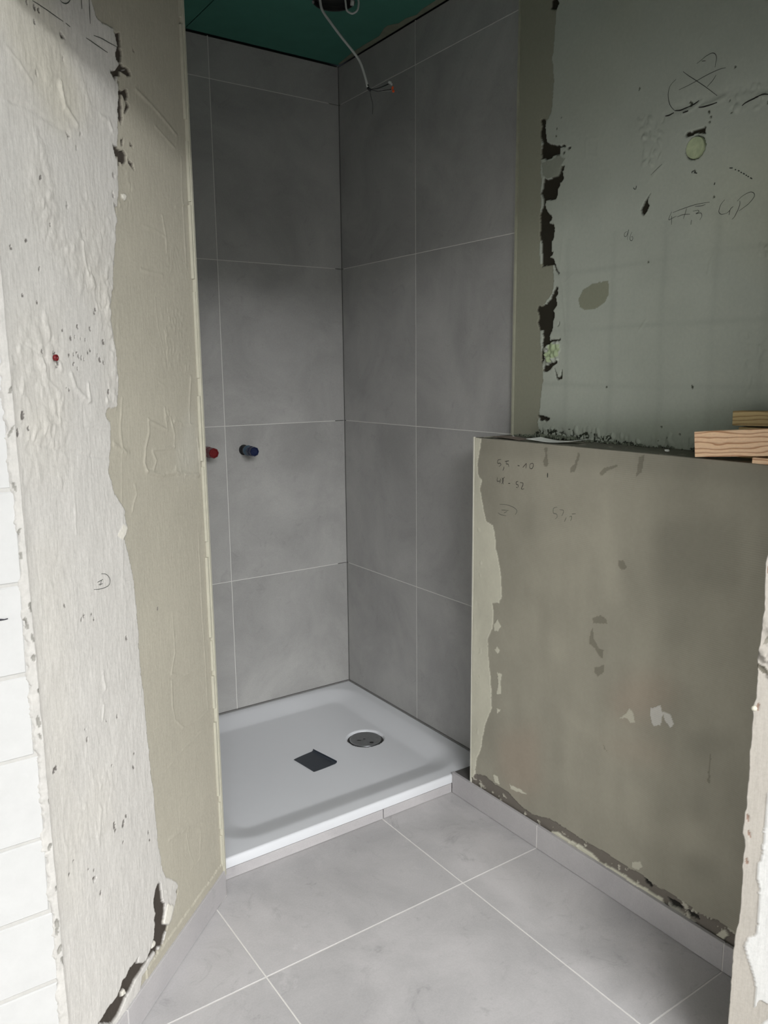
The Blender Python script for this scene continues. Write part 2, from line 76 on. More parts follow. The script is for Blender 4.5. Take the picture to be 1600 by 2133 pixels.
H_cloud = [([(1.6381,1.0242),(1.7269,1.0515),(1.8558,1.0662),(1.8658,.9292),(1.8449,.8979),(1.7617,.9065),(1.7642,.7906),(1.7303,.7526),(1.6817,.7535),(1.6492,.8333)],-.13),([(1.4759,1.0752),(1.5134,1.0698),(1.5288,1.0074),(1.5511,.8099),(1.5647,.7826),(1.5267,.8041),(1.45,.9436)],.12),([(1.1923,.9215),(1.4541,.9959),(1.4547,.8399),(1.3694,.7665),(1.212,.7871)],.07),([(1.6536,.8539),(1.7535,.8769),(1.7533,.8018),(1.7138,.7624),(1.6694,.7747)],.08),([(1.3081,.661),(1.3443,.6766),(1.3618,.5968),(1.3328,.5937)],.12),([(1.0935,.5463),(1.2724,.5988),(1.2618,.4474),(1.1056,.3927)],-.03),([(1.3368,.487),(1.3806,.485),(1.4934,.4308),(1.4809,.4146),(1.3829,.4282)],.12),([(1.7595,.5445),(1.8859,.5886),(1.8882,.5568),(1.8241,.5018),(1.7626,.4961)],-.14),([(1.5941,.3407),(1.6714,.354),(1.678,.2399),(1.6076,.2041)],.1),([(1.6878,.2716),(1.7733,.3293),(1.8365,.3204),(1.8306,.2569),(1.703,.2098)],.1),([(1.7792,.4031),(1.8263,.395),(1.8246,.3445),(1.7727,.3393)],-.12),([(1.7692,.224),(1.8558,.2604),(1.8643,.2098),(1.7937,.18)],-.12)]
H_pink = [[(1.5267,.5508),(1.5968,.6323),(1.6978,.6696),(1.7333,.6221),(1.6608,.5358),(1.561,.4986)],[(1.1168,.2838),(1.2797,.3776),(1.2941,.1821),(1.2151,.1206),(1.1197,.1552)],[(1.4814,.4036),(1.5203,.4192),(1.6924,.4828),(1.722,.4541),(1.6087,.4118)]]
U_write = [([(1.545,2.0418),(1.5672,2.044),(1.5906,2.0479),(1.6118,2.0523),(1.636,2.0555),(1.6532,2.0563),(1.6651,2.055)],.0016),([(1.5538,2.0793),(1.5695,2.0658),(1.5905,2.0494),(1.6207,2.0248),(1.6467,2.0017)],.0016),([(1.5899,2.0858),(1.6021,2.0902),(1.6125,2.0944),(1.6263,2.0967),(1.6333,2.0946),(1.638,2.0896),(1.6403,2.0817),(1.6391,2.0734),(1.6381,2.0636)],.0016),([(1.6023,2.0873),(1.6131,2.0848)],.0016),([(1.5359,2.0678),(1.5212,2.0582),(1.516,2.0443),(1.5173,2.0286),(1.522,2.0151),(1.5283,2.0058),(1.5365,1.9975)],.0016),([(1.6418,2.0466),(1.6338,2.0373),(1.6205,2.0278)],.0016),([(1.5364,1.9983),(1.5517,1.9952),(1.5647,1.9964),(1.5739,1.9971)],.0035),([(1.5098,1.9927),(1.5215,1.9921),(1.5338,1.9944)],.0035),([(1.5597,1.9871),(1.5745,1.9879)],.0035),([(1.6018,1.9884),(1.6091,1.9869),(1.6198,1.986),(1.6339,1.9858),(1.6495,1.9864)],.0035),([(1.7107,1.964),(1.7194,1.9681),(1.7384,1.9716),(1.7603,1.9734),(1.7714,1.9709)],.0035),([(1.5739,1.9971),(1.5902,1.9996),(1.6017,2.0033)],.0035),([(1.4115,1.7406),(1.404,1.7382),(1.4029,1.73),(1.4091,1.7292),(1.4132,1.7369),(1.4158,1.7447),(1.4134,1.7333),(1.4126,1.7192)],.0014),([(1.4267,1.7373),(1.422,1.7298),(1.421,1.7205),(1.4248,1.7157),(1.4292,1.7182),(1.4288,1.7253),(1.4228,1.7249)],.0014),([(1.5457,1.7649),(1.5694,1.7688),(1.6081,1.7733),(1.6447,1.7724)],.0014),([(1.5428,1.7676),(1.5367,1.7563),(1.5357,1.7498),(1.5464,1.7526),(1.557,1.7554)],.0014),([(1.5434,1.7575),(1.5438,1.7374)],.0014),([(1.5585,1.7529),(1.5755,1.7558),(1.594,1.7539)],.0014),([(1.5839,1.7686),(1.5806,1.7582),(1.5762,1.7458)],.0014),([(1.5987,1.7401),(1.5976,1.7294)],.0014),([(1.6014,1.7593),(1.6142,1.7594),(1.6175,1.7554),(1.6095,1.7521),(1.6223,1.752),(1.6258,1.7446),(1.6208,1.7363)],.0014),([(1.6058,1.7693),(1.6212,1.7679),(1.6337,1.769)],.0014),([(1.6825,1.7712),(1.6735,1.7623),(1.6695,1.7504),(1.6712,1.7438),(1.6775,1.7403),(1.6882,1.7406)],.0014),([(1.6883,1.74),(1.6963,1.745),(1.6995,1.7496),(1.7052,1.7529)],.0014),([(1.6974,1.7458),(1.6957,1.7357)],.0014),([(1.7036,1.7251),(1.7092,1.7294),(1.7123,1.7351),(1.7174,1.7446),(1.7208,1.7564),(1.7196,1.7628)],.0014),([(1.72,1.7411),(1.7312,1.7465),(1.7422,1.7528),(1.7527,1.7632),(1.7544,1.7699),(1.7495,1.7754),(1.7404,1.7765),(1.7248,1.7711),(1.7138,1.7627)],.0014),([(1.4762,1.8643),(1.4924,1.8745),(1.5085,1.8834)],.0014),([(1.6896,1.8381),(1.698,1.8364)],.0028),([(1.7029,1.8321),(1.7065,1.831)],.0028),([(1.7109,1.8287),(1.715,1.8263)],.0028),([(1.7174,1.8239),(1.7211,1.8216)],.0028),([(1.7235,1.8201),(1.7283,1.8172)],.0028),([(1.7302,1.8154),(1.7336,1.8131)],.0028),([(1.735,1.8118),(1.7384,1.8097)],.0028),([(1.7415,1.8075),(1.7467,1.8039)],.0028),([(1.5931,1.8458),(1.5934,1.8494),(1.5992,1.8503)],.0028),([(1.5995,1.846),(1.6073,1.843)],.0028),([(1.6553,1.8137),(1.6533,1.8082)],.0028),([(1.4253,1.8444),(1.43,1.8389)],.0028),([(1.4345,1.8473),(1.4321,1.8385)],.0028)]
H_write = [([(1.1069,1.1376),(1.0942,1.1344),(1.0931,1.1248),(1.1026,1.126),(1.1064,1.1213),(1.0983,1.1157)],.002),([(1.1196,1.1176),(1.1182,1.1112),(1.1147,1.1052)],.002),([(1.1228,1.1326),(1.1395,1.1361)],.002),([(1.1297,1.1338),(1.129,1.1262),(1.1368,1.1261),(1.14,1.1185)],.002),([(1.1751,1.1254),(1.1829,1.1255)],.002),([(1.196,1.122),(1.2099,1.135)],.002),([(1.2099,1.135),(1.2083,1.1207)],.002),([(1.224,1.1339),(1.2345,1.1372),(1.2372,1.1304),(1.2314,1.1218),(1.2232,1.1241),(1.224,1.1339)],.002),([(1.0928,1.0833),(1.0918,1.0719),(1.1041,1.0738)],.002),([(1.1052,1.0803),(1.103,1.0673)],.002),([(1.1227,1.0874),(1.1138,1.0781),(1.1184,1.0658)],.002),([(1.1118,1.0842),(1.1181,1.0774),(1.1111,1.0655)],.002),([(1.1382,1.0701),(1.1465,1.071)],.002),([(1.179,1.0804),(1.1712,1.0779),(1.1714,1.0717),(1.179,1.07),(1.1786,1.0633)],.002),([(1.1716,1.063),(1.176,1.0618)],.002),([(1.1857,1.0782),(1.1973,1.0776),(1.198,1.073),(1.192,1.0605),(1.2029,1.0614)],.002),([(1.1039,1.0048),(1.1313,1.0069),(1.1584,1.0041),(1.1749,.9969),(1.1736,.9883),(1.1685,.9823)],.0014),([(1.1119,.9887),(1.1414,.9912)],.0014),([(1.1228,.9812),(1.1354,.9877)],.0014),([(1.0967,.9786),(1.1076,.9747),(1.1321,.974)],.0014),([(1.3306,1.0266),(1.3171,1.0215),(1.3168,1.0085),(1.3282,1.0071),(1.3311,.9996),(1.324,.9932)],.0014),([(1.3387,1.0204),(1.3521,1.0209),(1.3524,1.0135),(1.3471,1.0044)],.0014),([(1.3638,1.0033),(1.3574,.9902)],.0014),([(1.3747,1.0059),(1.3816,1.0088),(1.3819,1.0021),(1.3786,.9957)],.0014),([(1.3824,1.0148),(1.3965,1.0178)],.0014),([(1.2916,1.1156),(1.2915,1.1033)],.0035)]
D_write = [([(.5351,1.9933),(.5069,1.9941),(.4778,1.9936),(.454,1.9931)],.0018),([(.4473,1.9932),(.434,1.9921)],.0018),([(.3873,1.9917),(.3552,1.9916),(.3191,1.9911)],.0018),([(.361,2.0054),(.3377,2.0093),(.3114,2.0109),(.2841,2.0132)],.0018),([(.3684,2.0637),(.3695,2.0451),(.3701,2.0216)],.0018),([(.3925,2.0538),(.3935,2.0369)],.0018),([(.4574,2.0261),(.4533,2.0241),(.4431,2.0258),(.4335,2.0315),(.4269,2.0385)],.0018),([(.4633,1.0129),(.4484,1.0082),(.438,.9989),(.4358,.9907),(.4436,.9837),(.4669,.984),(.4914,.9892)],.0014),([(.4776,.9997),(.4597,1.0009)],.0014),([(.4748,.9942),(.4617,.993)],.0014),([(.4649,.9999),(.4711,.9911)],.0014)]
L_write = [([(.0645,.9994),(.0503,.9975),(.0432,.9966),(.038,.9972)],.003)]
J_light = [[(.0332,.639),(.031,.6012),(.031,.5536),(.031,.5056),(.0241,.498),(.0254,.466),(.0316,.4472),(.032,.4177),(.032,.368),(.03,.3477),(.0202,.3434),(.0155,.3257),(.0233,.2963),(.032,.2669),(.0399,.2373),(.0384,.1957),(.0455,.2175),(.063,.2098),(.1475,.2021),(.1127,.6464)],[(.0534,.1636),(.0651,.179),(.1163,.1735),(.1214,.1044),(.0539,.0931)]]
J_edge = [(1.077,.0028),(1.06,-.0006),(1.013,.0018),(.979,.0034),(.953,.0013),(.918,.0013),(.904,-.0017),(.865,.0002),(.816,.0011),(.797,-.004),(.784,-.0015),(.738,-.0017),(.701,-.0033),(.683,-.0005),(.626,-.0025),(.61,.0002),(.595,-.0037),(.569,-.0037),(.555,-.0052),(.541,-.0002),(.527,.0015),(.507,-.0013),(.463,.0007),(.414,.0013),(.374,.0005),(.357,-.0026),(.323,-.0047),(.292,-.0053),(.251,-.0053),(.21,-.0045),(.154,-.0054)]

# ---------------------------------------------------------------- constants (metres, shower corner = origin, floor = 0)
ZC = 2.551; ZT = 0.0627; Z4 = 0.594; T = 0.602; ZL = 1.194
TH = 0.737
DX, DY = -0.9992, -0.9649
DD = Vector((math.cos(TH), math.sin(TH), 0)); DN = Vector((math.sin(TH), -math.cos(TH), 0))
LC = Vector((DX, DY, 0)) - DD * 0.676          # corner where the diagonal wall meets the block wall
JC = Vector((-0.4483, -2.0884, 0)); JE = Vector((0.7071, -0.7071, 0)); JN = Vector((-0.7071, -0.7071, 0))

def lin(r, g, b):
    f = lambda c: (c / 255 / 12.92) if c / 255 <= 0.04045 else ((c / 255 + 0.055) / 1.055) ** 2.4
    return (f(r), f(g), f(b))

# ---------------------------------------------------------------- materials
def new_mat(name):
    m = bpy.data.materials.new(name); m.use_nodes = True
    nt = m.node_tree; b = nt.nodes['Principled BSDF']
    return m, nt, b

def noise_node(nt, scale, detail=5, rough=0.6, vec=None, dist=0.0):
    n = nt.nodes.new('ShaderNodeTexNoise'); n.inputs['Scale'].default_value = scale
    n.inputs['Detail'].default_value = detail; n.inputs['Roughness'].default_value = rough
    n.inputs['Distortion'].default_value = dist
    if vec is not None: nt.links.new(vec, n.inputs['Vector'])
    return n

def ramp(nt, src, stops):
    r = nt.nodes.new('ShaderNodeValToRGB'); nt.links.new(src, r.inputs[0])
    e = r.color_ramp.elements
    while len(e) < len(stops): e.new(0.5)
    for el, (p, c) in zip(e, stops):
        el.position = p; el.color = (*c, 1)
    return r

def mult(nt, a, b, fac=1.0):
    m = nt.nodes.new('ShaderNodeMix'); m.data_type = 'RGBA'; m.blend_type = 'MULTIPLY'
    m.inputs[0].default_value = fac
    nt.links.new(a, m.inputs[6]); nt.links.new(b, m.inputs[7])
    return m.outputs[2]

def bump(nt, b, src, strength, dist):
    n = nt.nodes.new('ShaderNodeBump'); n.inputs['Strength'].default_value = strength
    n.inputs['Distance'].default_value = dist
    nt.links.new(src, n.inputs['Height']); nt.links.new(n.outputs[0], b.inputs['Normal'])

def simple(name, col, rough=0.6, metal=0.0, var=0.06, scale=60, bmp=0.0, spec=0.5):
    m, nt, b = new_mat(name)
    tc = nt.nodes.new('ShaderNodeTexCoord')
    n = noise_node(nt, scale, vec=tc.outputs['Object'])
    r = ramp(nt, n.outputs['Fac'], [(0.25, tuple(c * (1 - var) for c in col)), (0.75, tuple(min(1, c * (1 + var)) for c in col))])
    nt.links.new(r.outputs[0], b.inputs['Base Color'])
    b.inputs['Roughness'].default_value = rough; b.inputs['Metallic'].default_value = metal
    b.inputs['Specular IOR Level'].default_value = spec
    if bmp: bump(nt, b, n.outputs['Fac'], bmp, 0.002)
    return m

def relief_mat(name, rough=0.9, grain=(0.93, 1.06), gscale=160, bstr=0.35, streak=False, spec=0.25, weave=0.0):
    m, nt, b = new_mat(name)
    a = nt.nodes.new('ShaderNodeAttribute'); a.attribute_name = 'Col'
    tc = nt.nodes.new('ShaderNodeTexCoord')
    n = noise_node(nt, gscale, 6, 0.7, tc.outputs['Object'])
    r = ramp(nt, n.outputs['Fac'], [(0.3, (grain[0],) * 3), (0.7, (grain[1],) * 3)])
    out = mult(nt, a.outputs['Color'], r.outputs[0])
    h = n.outputs['Fac']
    if streak:
        mp = nt.nodes.new('ShaderNodeMapping'); mp.inputs['Scale'].default_value = (1, 1, 0.08)
        nt.links.new(tc.outputs['Object'], mp.inputs['Vector'])
        n2 = noise_node(nt, 300, 3, 0.6, mp.outputs[0])
        r2 = ramp(nt, n2.outputs['Fac'], [(0.3, (0.965,) * 3), (0.7, (1.03,) * 3)])
        out = mult(nt, out, r2.outputs[0])
        ad = nt.nodes.new('ShaderNodeMath'); ad.operation = 'ADD'
        nt.links.new(n.outputs['Fac'], ad.inputs[0]); nt.links.new(n2.outputs['Fac'], ad.inputs[1]); h = ad.outputs[0]
    if weave:
        w = nt.nodes.new('ShaderNodeTexWave'); w.wave_type = 'BANDS'; w.bands_direction = 'Z'
        w.inputs['Scale'].default_value = 62; w.inputs['Distortion'].default_value = 0.6
        nt.links.new(tc.outputs['Object'], w.inputs['Vector'])
        n3 = noise_node(nt, 5, 3, 0.5, tc.outputs['Object'])
        r3 = ramp(nt, n3.outputs['Fac'], [(0.42, (0, 0, 0)), (0.62, (1, 1, 1))])
        mm = nt.nodes.new('ShaderNodeMath'); mm.operation = 'MULTIPLY'
        nt.links.new(w.outputs['Fac'], mm.inputs[0]); nt.links.new(r3.outputs[0], mm.inputs[1])
        r4 = ramp(nt, mm.outputs[0], [(0.0, (1, 1, 1)), (1.0, (1 - weave,) * 3)])
        out = mult(nt, out, r4.outputs[0])
    nt.links.new(out, b.inputs['Base Color'])
    b.inputs['Roughness'].default_value = rough; b.inputs['Specular IOR Level'].default_value = spec
    bump(nt, b, h, bstr, 0.0015)
    return m

def tile_mat(name, dark, light, rough=0.5, smudge=0.0):
    m, nt, b = new_mat(name)
    tc = nt.nodes.new('ShaderNodeTexCoord'); oi = nt.nodes.new('ShaderNodeObjectInfo')
    mu = nt.nodes.new('ShaderNodeMath'); mu.operation = 'MULTIPLY'; mu.inputs[1].default_value = 37.0
    nt.links.new(oi.outputs['Random'], mu.inputs[0])
    va = nt.nodes.new('ShaderNodeVectorMath'); va.operation = 'ADD'
    nt.links.new(tc.outputs['Object'], va.inputs[0]); nt.links.new(mu.outputs[0], va.inputs[1])
    big = noise_node(nt, 3.2, 9, 0.62, va.outputs[0], 0.6)
    r = ramp(nt, big.outputs['Fac'], [(0.32, dark), (0.5, tuple((a + c) / 2 for a, c in zip(dark, light))), (0.68, light)])
    fine = noise_node(nt, 220, 4, 0.7, va.outputs[0])
    r2 = ramp(nt, fine.outputs['Fac'], [(0.3, (0.95,) * 3), (0.7, (1.05,) * 3)])
    out = mult(nt, r.outputs[0], r2.outputs[0])
    mid = noise_node(nt, 17, 7, 0.7, va.outputs[0], 1.2)
    r3 = ramp(nt, mid.outputs['Fac'], [(0.30, (0.90,) * 3), (0.42, (1, 1, 1)), (0.64, (1.0,) * 3), (0.74, (1.06,) * 3)])
    out = mult(nt, out, r3.outputs[0])
    if smudge:
        s = noise_node(nt, 7.0, 9, 0.75, tc.outputs['Object'], 0.9)
        r4 = ramp(nt, s.outputs['Fac'], [(0.31, (1 - smudge,) * 3), (0.42, (1, 1, 1)), (0.62, (1,) * 3), (0.70, (1.14,) * 3)])
        out = mult(nt, out, r4.outputs[0])
    nt.links.new(out, b.inputs['Base Color'])
    b.inputs['Roughness'].default_value = rough
    b.inputs['Specular IOR Level'].default_value = 0.35
    bump(nt, b, fine.outputs['Fac'], 0.08, 0.001)
    return m

def wood_mat(name, base, dark, z0):
    m, nt, b = new_mat(name)
    tc = nt.nodes.new('ShaderNodeTexCoord')
    mp = nt.nodes.new('ShaderNodeMapping')
    mp.inputs['Scale'].default_value = (1.0, 0.32, 1.0); mp.inputs['Location'].default_value = (0.013, 0.31, z0)
    nt.links.new(tc.outputs['Object'], mp.inputs['Vector'])
    n = noise_node(nt, 16, 2, 0.5, mp.outputs[0])
    ad = nt.nodes.new('ShaderNodeVectorMath'); ad.operation = 'MULTIPLY_ADD'
    nt.links.new(n.outputs['Color'], ad.inputs[0]); ad.inputs[1].default_value = (0.055, 0.055, 0.055)
    nt.links.new(mp.outputs[0], ad.inputs[2])
    w = nt.nodes.new('ShaderNodeTexWave'); w.wave_type = 'RINGS'; w.rings_direction = 'Y'; w.wave_profile = 'SAW'
    w.inputs['Scale'].default_value = 32; w.inputs['Distortion'].default_value = 1.2; w.inputs['Detail'].default_value = 1.5
    w.inputs['Detail Scale'].default_value = 2.0
    nt.links.new(ad.outputs[0], w.inputs['Vector'])
    r = ramp(nt, w.outputs['Fac'], [(0.0, base), (0.55, tuple(c * 0.95 for c in base)), (0.86, dark), (1.0, base)])
    f = noise_node(nt, 300, 3, 0.6, mp.outputs[0])
    r2 = ramp(nt, f.outputs['Fac'], [(0.3, (0.93,) * 3), (0.7, (1.05,) * 3)])
    nt.links.new(mult(nt, r.outputs[0], r2.outputs[0]), b.inputs['Base Color'])
    b.inputs['Roughness'].default_value = 0.65
    return m

M = {}
M['plaster_left'] = relief_mat('plaster_left', streak=True)
M['plaster_upper'] = relief_mat('plaster_upper', grain=(0.95, 1.04), gscale=110, bstr=0.2)
M['plaster_half'] = relief_mat('plaster_half', rough=0.7, grain=(0.96, 1.03), gscale=90, bstr=0.12, weave=0.10, spec=0.3)
M['plaster_jamb'] = relief_mat('plaster_jamb', streak=True, bstr=0.4)
M['tile_wall'] = tile_mat('tile_wall', lin(146, 145, 143), lin(168, 167, 164), 0.45)
M['tile_floor'] = tile_mat('tile_floor', lin(160, 158, 158), lin(184, 181, 181), 0.42, 0.22)
M['tile_skirt'] = tile_mat('tile_skirt', lin(164, 161, 162), lin(180, 177, 177), 0.5)
M['tile_edge'] = simple('tile_edge', lin(80, 78, 76), 0.7)
M['grout'] = simple('grout', lin(208, 205, 201), 0.9, var=0.05)
M['grout_wall'] = simple('grout_wall', lin(212, 211, 206), 0.9, var=0.05)
M['adhesive'] = simple('adhesive', lin(52, 50, 47), 0.95)
M['tray'] = simple('tray', (0.62, 0.63, 0.65), 0.22, var=0.01, scale=8)
M['seal'] = simple('seal', lin(120, 119, 117), 0.8)
M['chrome'] = simple('chrome', (0.36, 0.37, 0.38), 0.28, 0.9, var=0.12, scale=40)
M['dark_plastic'] = simple('dark_plastic', lin(40, 46, 54), 0.38, var=0.15, scale=45)
M['black'] = simple('black', (0.006, 0.006, 0.006), 0.6)
M['bead'] = simple('bead', lin(178, 175, 160), 0.7, var=0.08, scale=30)
M['bead_dim'] = simple('bead_dim', lin(158, 158, 140), 0.75, var=0.12, scale=30)
M['bead_white'] = simple('bead_white', lin(205, 203, 190), 0.6, var=0.05, scale=30)
M['green_board'] = simple('green_board', lin(58, 112, 98), 0.9, var=0.08, scale=14)
M['filler'] = simple('filler', lin(112, 116, 100), 0.95, var=0.15, scale=30)
M['pencil'] = simple('pencil', lin(58, 62, 56), 0.8)
M['marker'] = simple('marker', lin(38, 36, 32), 0.8)
M['ink'] = simple('ink', lin(30, 28, 38), 0.7)
M['cable'] = simple('cable', lin(186, 188, 184), 0.5)
M['wire_black'] = simple('wire_black', (0.01, 0.01, 0.01), 0.45)
M['wire_grey'] = simple('wire_grey', lin(130, 130, 128), 0.45)
M['orange'] = simple('orange', lin(226, 84, 30), 0.4)
M['red'] = simple('red', (0.13, 0.006, 0.009), 0.28, var=0.12)
M['blue'] = simple('blue', lin(14, 26, 60), 0.35, var=0.1)
M['blue_pale'] = simple('blue_pale', lin(58, 84, 104), 0.45)
M['pine'] = wood_mat('pine', lin(250, 214, 176), lin(190, 132, 92), -1.19)
M['pine_dull'] = wood_mat('pine_dull', lin(206, 182, 132), lin(150, 120, 74), -1.33)
M['paper'] = simple('paper', lin(216, 218, 212), 0.8)
M['rubble'] = simple('rubble', lin(88, 94, 80), 0.95, var=0.4, scale=50)
M['block'] = simple('block', (0.47, 0.468, 0.46), 0.95, var=0.035, scale=25, bmp=0.6)
M['block_mortar'] = simple('block_mortar', (0.42, 0.41, 0.39), 0.95, var=0.06, scale=60, bmp=0.8)
M['plain_wall'] = simple('plain_wall', (0.68, 0.68, 0.66), 0.95, var=0.03)
M['raw_block'] = simple('raw_block', (0.32, 0.31, 0.29), 0.95, var=0.1)
M['plain_ceiling'] = simple('plain_ceiling', (0.68, 0.69, 0.68), 0.95)
M['screed'] = simple('screed', (0.34, 0.335, 0.33), 0.9, var=0.1, scale=10)
M['window_frame'] = simple('window_frame', (0.7, 0.7, 0.7), 0.5)

# ---------------------------------------------------------------- object helpers
def link(o, parent=None, label=None, cat=None, kind=None, group=None):
    COL.objects.link(o)
    if parent is not None: o.parent = parent
    if label: o['label'] = label
    if cat: o['category'] = cat
    if kind: o['kind'] = kind
    if group: o['group'] = group
    return o

def empty(name, loc=(0, 0, 0), **kw):
    o = bpy.data.objects.new(name, None); o.location = loc; o.empty_display_size = 0.05
    return link(o, **kw)

def mesh_obj(name, verts, faces, m, parent=None, smooth=False, **kw):
    me = bpy.data.meshes.new(name); me.from_pydata([tuple(v) for v in verts], [], faces); me.update()
    if parent is not None:                     # coordinates are given in the world; keep them so under an empty
        me.transform(Matrix.Translation(-parent_loc(parent)))
    me.materials.append(m)
    if smooth:
        for p in me.polygons: p.use_smooth = True
    o = bpy.data.objects.new(name, me)
    return link(o, parent, **kw)

def parent_loc(p):
    v = Vector((0, 0, 0))
    while p is not None:
        v += p.location; p = p.parent
    return v

def box_vf(x0, x1, y0, y1, z0, z1):
    v = [(x, y, z) for z in (z0, z1) for y in (y0, y1) for x in (x0, x1)]
    f = [(0, 2, 3, 1), (4, 5, 7, 6), (0, 1, 5, 4), (2, 6, 7, 3), (0, 4, 6, 2), (1, 3, 7, 5)]
    return v, f

def box(name, x0, x1, y0, y1, z0, z1, m, parent=None, **kw):
    v, f = box_vf(x0, x1, y0, y1, z0, z1)
    return mesh_obj(name, v, f, m, parent, **kw)

def slab(name, poly, n, t, m, parent=None, ch=0.0008, **kw):
    """polygon slab: poly is the front outline (3-D points, CCW seen from the front), thickness t behind it, small chamfer."""
    n = Vector(n).normalized(); P = [Vector(p) for p in poly]
    k = len(P); c = sum(P, Vector()) / k
    ins = []
    for i in range(k):
        a = (P[i] - P[i - 1]).normalized(); b2 = (P[(i + 1) % k] - P[i]).normalized()
        na = n.cross(a); nb = n.cross(b2)
        d = (na + nb); L = d.dot(na)
        ins.append(P[i] + d * (ch / L if L > 0.2 else ch))
    V = ins + [p - n * ch for p in P] + [p - n * t for p in P]
    Fc = [tuple(range(k))]
    for i in range(k):
        j = (i + 1) % k
        Fc.append((k + i, k + j, j, i)); Fc.append((2 * k + i, 2 * k + j, k + j, k + i))
    Fc.append(tuple(2 * k + i for i in reversed(range(k))))
    return mesh_obj(name, V, Fc, m, parent, **kw)

def clip_poly(P, a, b):
    """keep the part of 2-D polygon P on the left of line a->b"""
    out = []
    s = lambda p: (b[0] - a[0]) * (p[1] - a[1]) - (b[1] - a[1]) * (p[0] - a[0])
    for i in range(len(P)):
        p, q = P[i], P[(i + 1) % len(P)]; sp_, sq = s(p), s(q)
        if sp_ >= 0: out.append(p)
        if sp_ * sq < 0:
            t = sp_ / (sp_ - sq); out.append((p[0] + t * (q[0] - p[0]), p[1] + t * (q[1] - p[1])))
    return out

def tube_vf(pts, r, seg=8, cap=True):
    pts = [Vector(p) for p in pts]; V = []; Fc = []
    rs = r if isinstance(r, (list, tuple)) else [r] * len(pts)
    up = None
    for i, p in enumerate(pts):
        t = (pts[min(i + 1, len(pts) - 1)] - pts[max(i - 1, 0)]).normalized()
        if up is None: up = t.orthogonal().normalized()
        up = (up - t * up.dot(t)).normalized(); s = t.cross(up)
        for k in range(seg):
            a = 2 * math.pi * k / seg
            V.append(p + (up * math.cos(a) + s * math.sin(a)) * rs[i])
    for i in range(len(pts) - 1):
        for k in range(seg):
            k2 = (k + 1) % seg
            Fc.append((i * seg + k, i * seg + k2, (i + 1) * seg + k2, (i + 1) * seg + k))
    if cap:
        Fc.append(tuple(reversed(range(seg)))); Fc.append(tuple((len(pts) - 1) * seg + k for k in range(seg)))
    return V, Fc

def spline(pts, n=8):
    P = [Vector(p) for p in pts]; P = [P[0] * 2 - P[1]] + P + [P[-1] * 2 - P[-2]]; out = []
    for i in range(1, len(P) - 2):
        for k in range(n):
            t = k / n
            out.append(0.5 * ((2 * P[i]) + (P[i + 1] - P[i - 1]) * t + (2 * P[i - 1] - 5 * P[i] + 4 * P[i + 1] - P[i + 2]) * t * t + (3 * P[i] - P[i - 1] - 3 * P[i + 1] + P[i + 2]) * t ** 3))
    out.append(P[-2]); return out

def lathe_vf(profile, origin, axis, seg=24):
    """profile: (distance along axis, radius)"""
    axis = Vector(axis).normalized(); a = axis.orthogonal().normalized(); b = axis.cross(a); o = Vector(origin)
    V = []; Fc = []
    for d, r in profile:
        for k in range(seg):
            t = 2 * math.pi * k / seg
            V.append(o + axis * d + (a * math.cos(t) + b * math.sin(t)) * max(r, 1e-5))
    for i in range(len(profile) - 1):
        for k in range(seg):
            k2 = (k + 1) % seg
            Fc.append((i * seg + k, i * seg + k2, (i + 1) * seg + k2, (i + 1) * seg + k))
    return V, Fc

# ---------------------------------------------------------------- relief walls
def vnoise(X, Y, seed):
    rs = np.random.RandomState(seed); G = rs.rand(257, 257).astype(np.float32)
    xi = np.floor(X).astype(int); yi = np.floor(Y).astype(int)
    fx = X - xi; fy = Y - yi; fx = fx * fx * (3 - 2 * fx); fy = fy * fy * (3 - 2 * fy)
    xi %= 256; yi %= 256
    return (G[yi, xi] * (1 - fx) * (1 - fy) + G[yi, xi + 1] * fx * (1 - fy) + G[yi + 1, xi] * (1 - fx) * fy + G[yi + 1, xi + 1] * fx * fy)

def fbm(X, Y, f, oct=4, seed=1, gain=0.5):
    s = 0; a = 1; tot = 0
    for k in range(oct):
        s = s + a * vnoise(X * f + 17.3 * k, Y * f + 5.1 * k, seed + k); tot += a; a *= gain; f *= 2.03
    return s / tot * 2 - 1

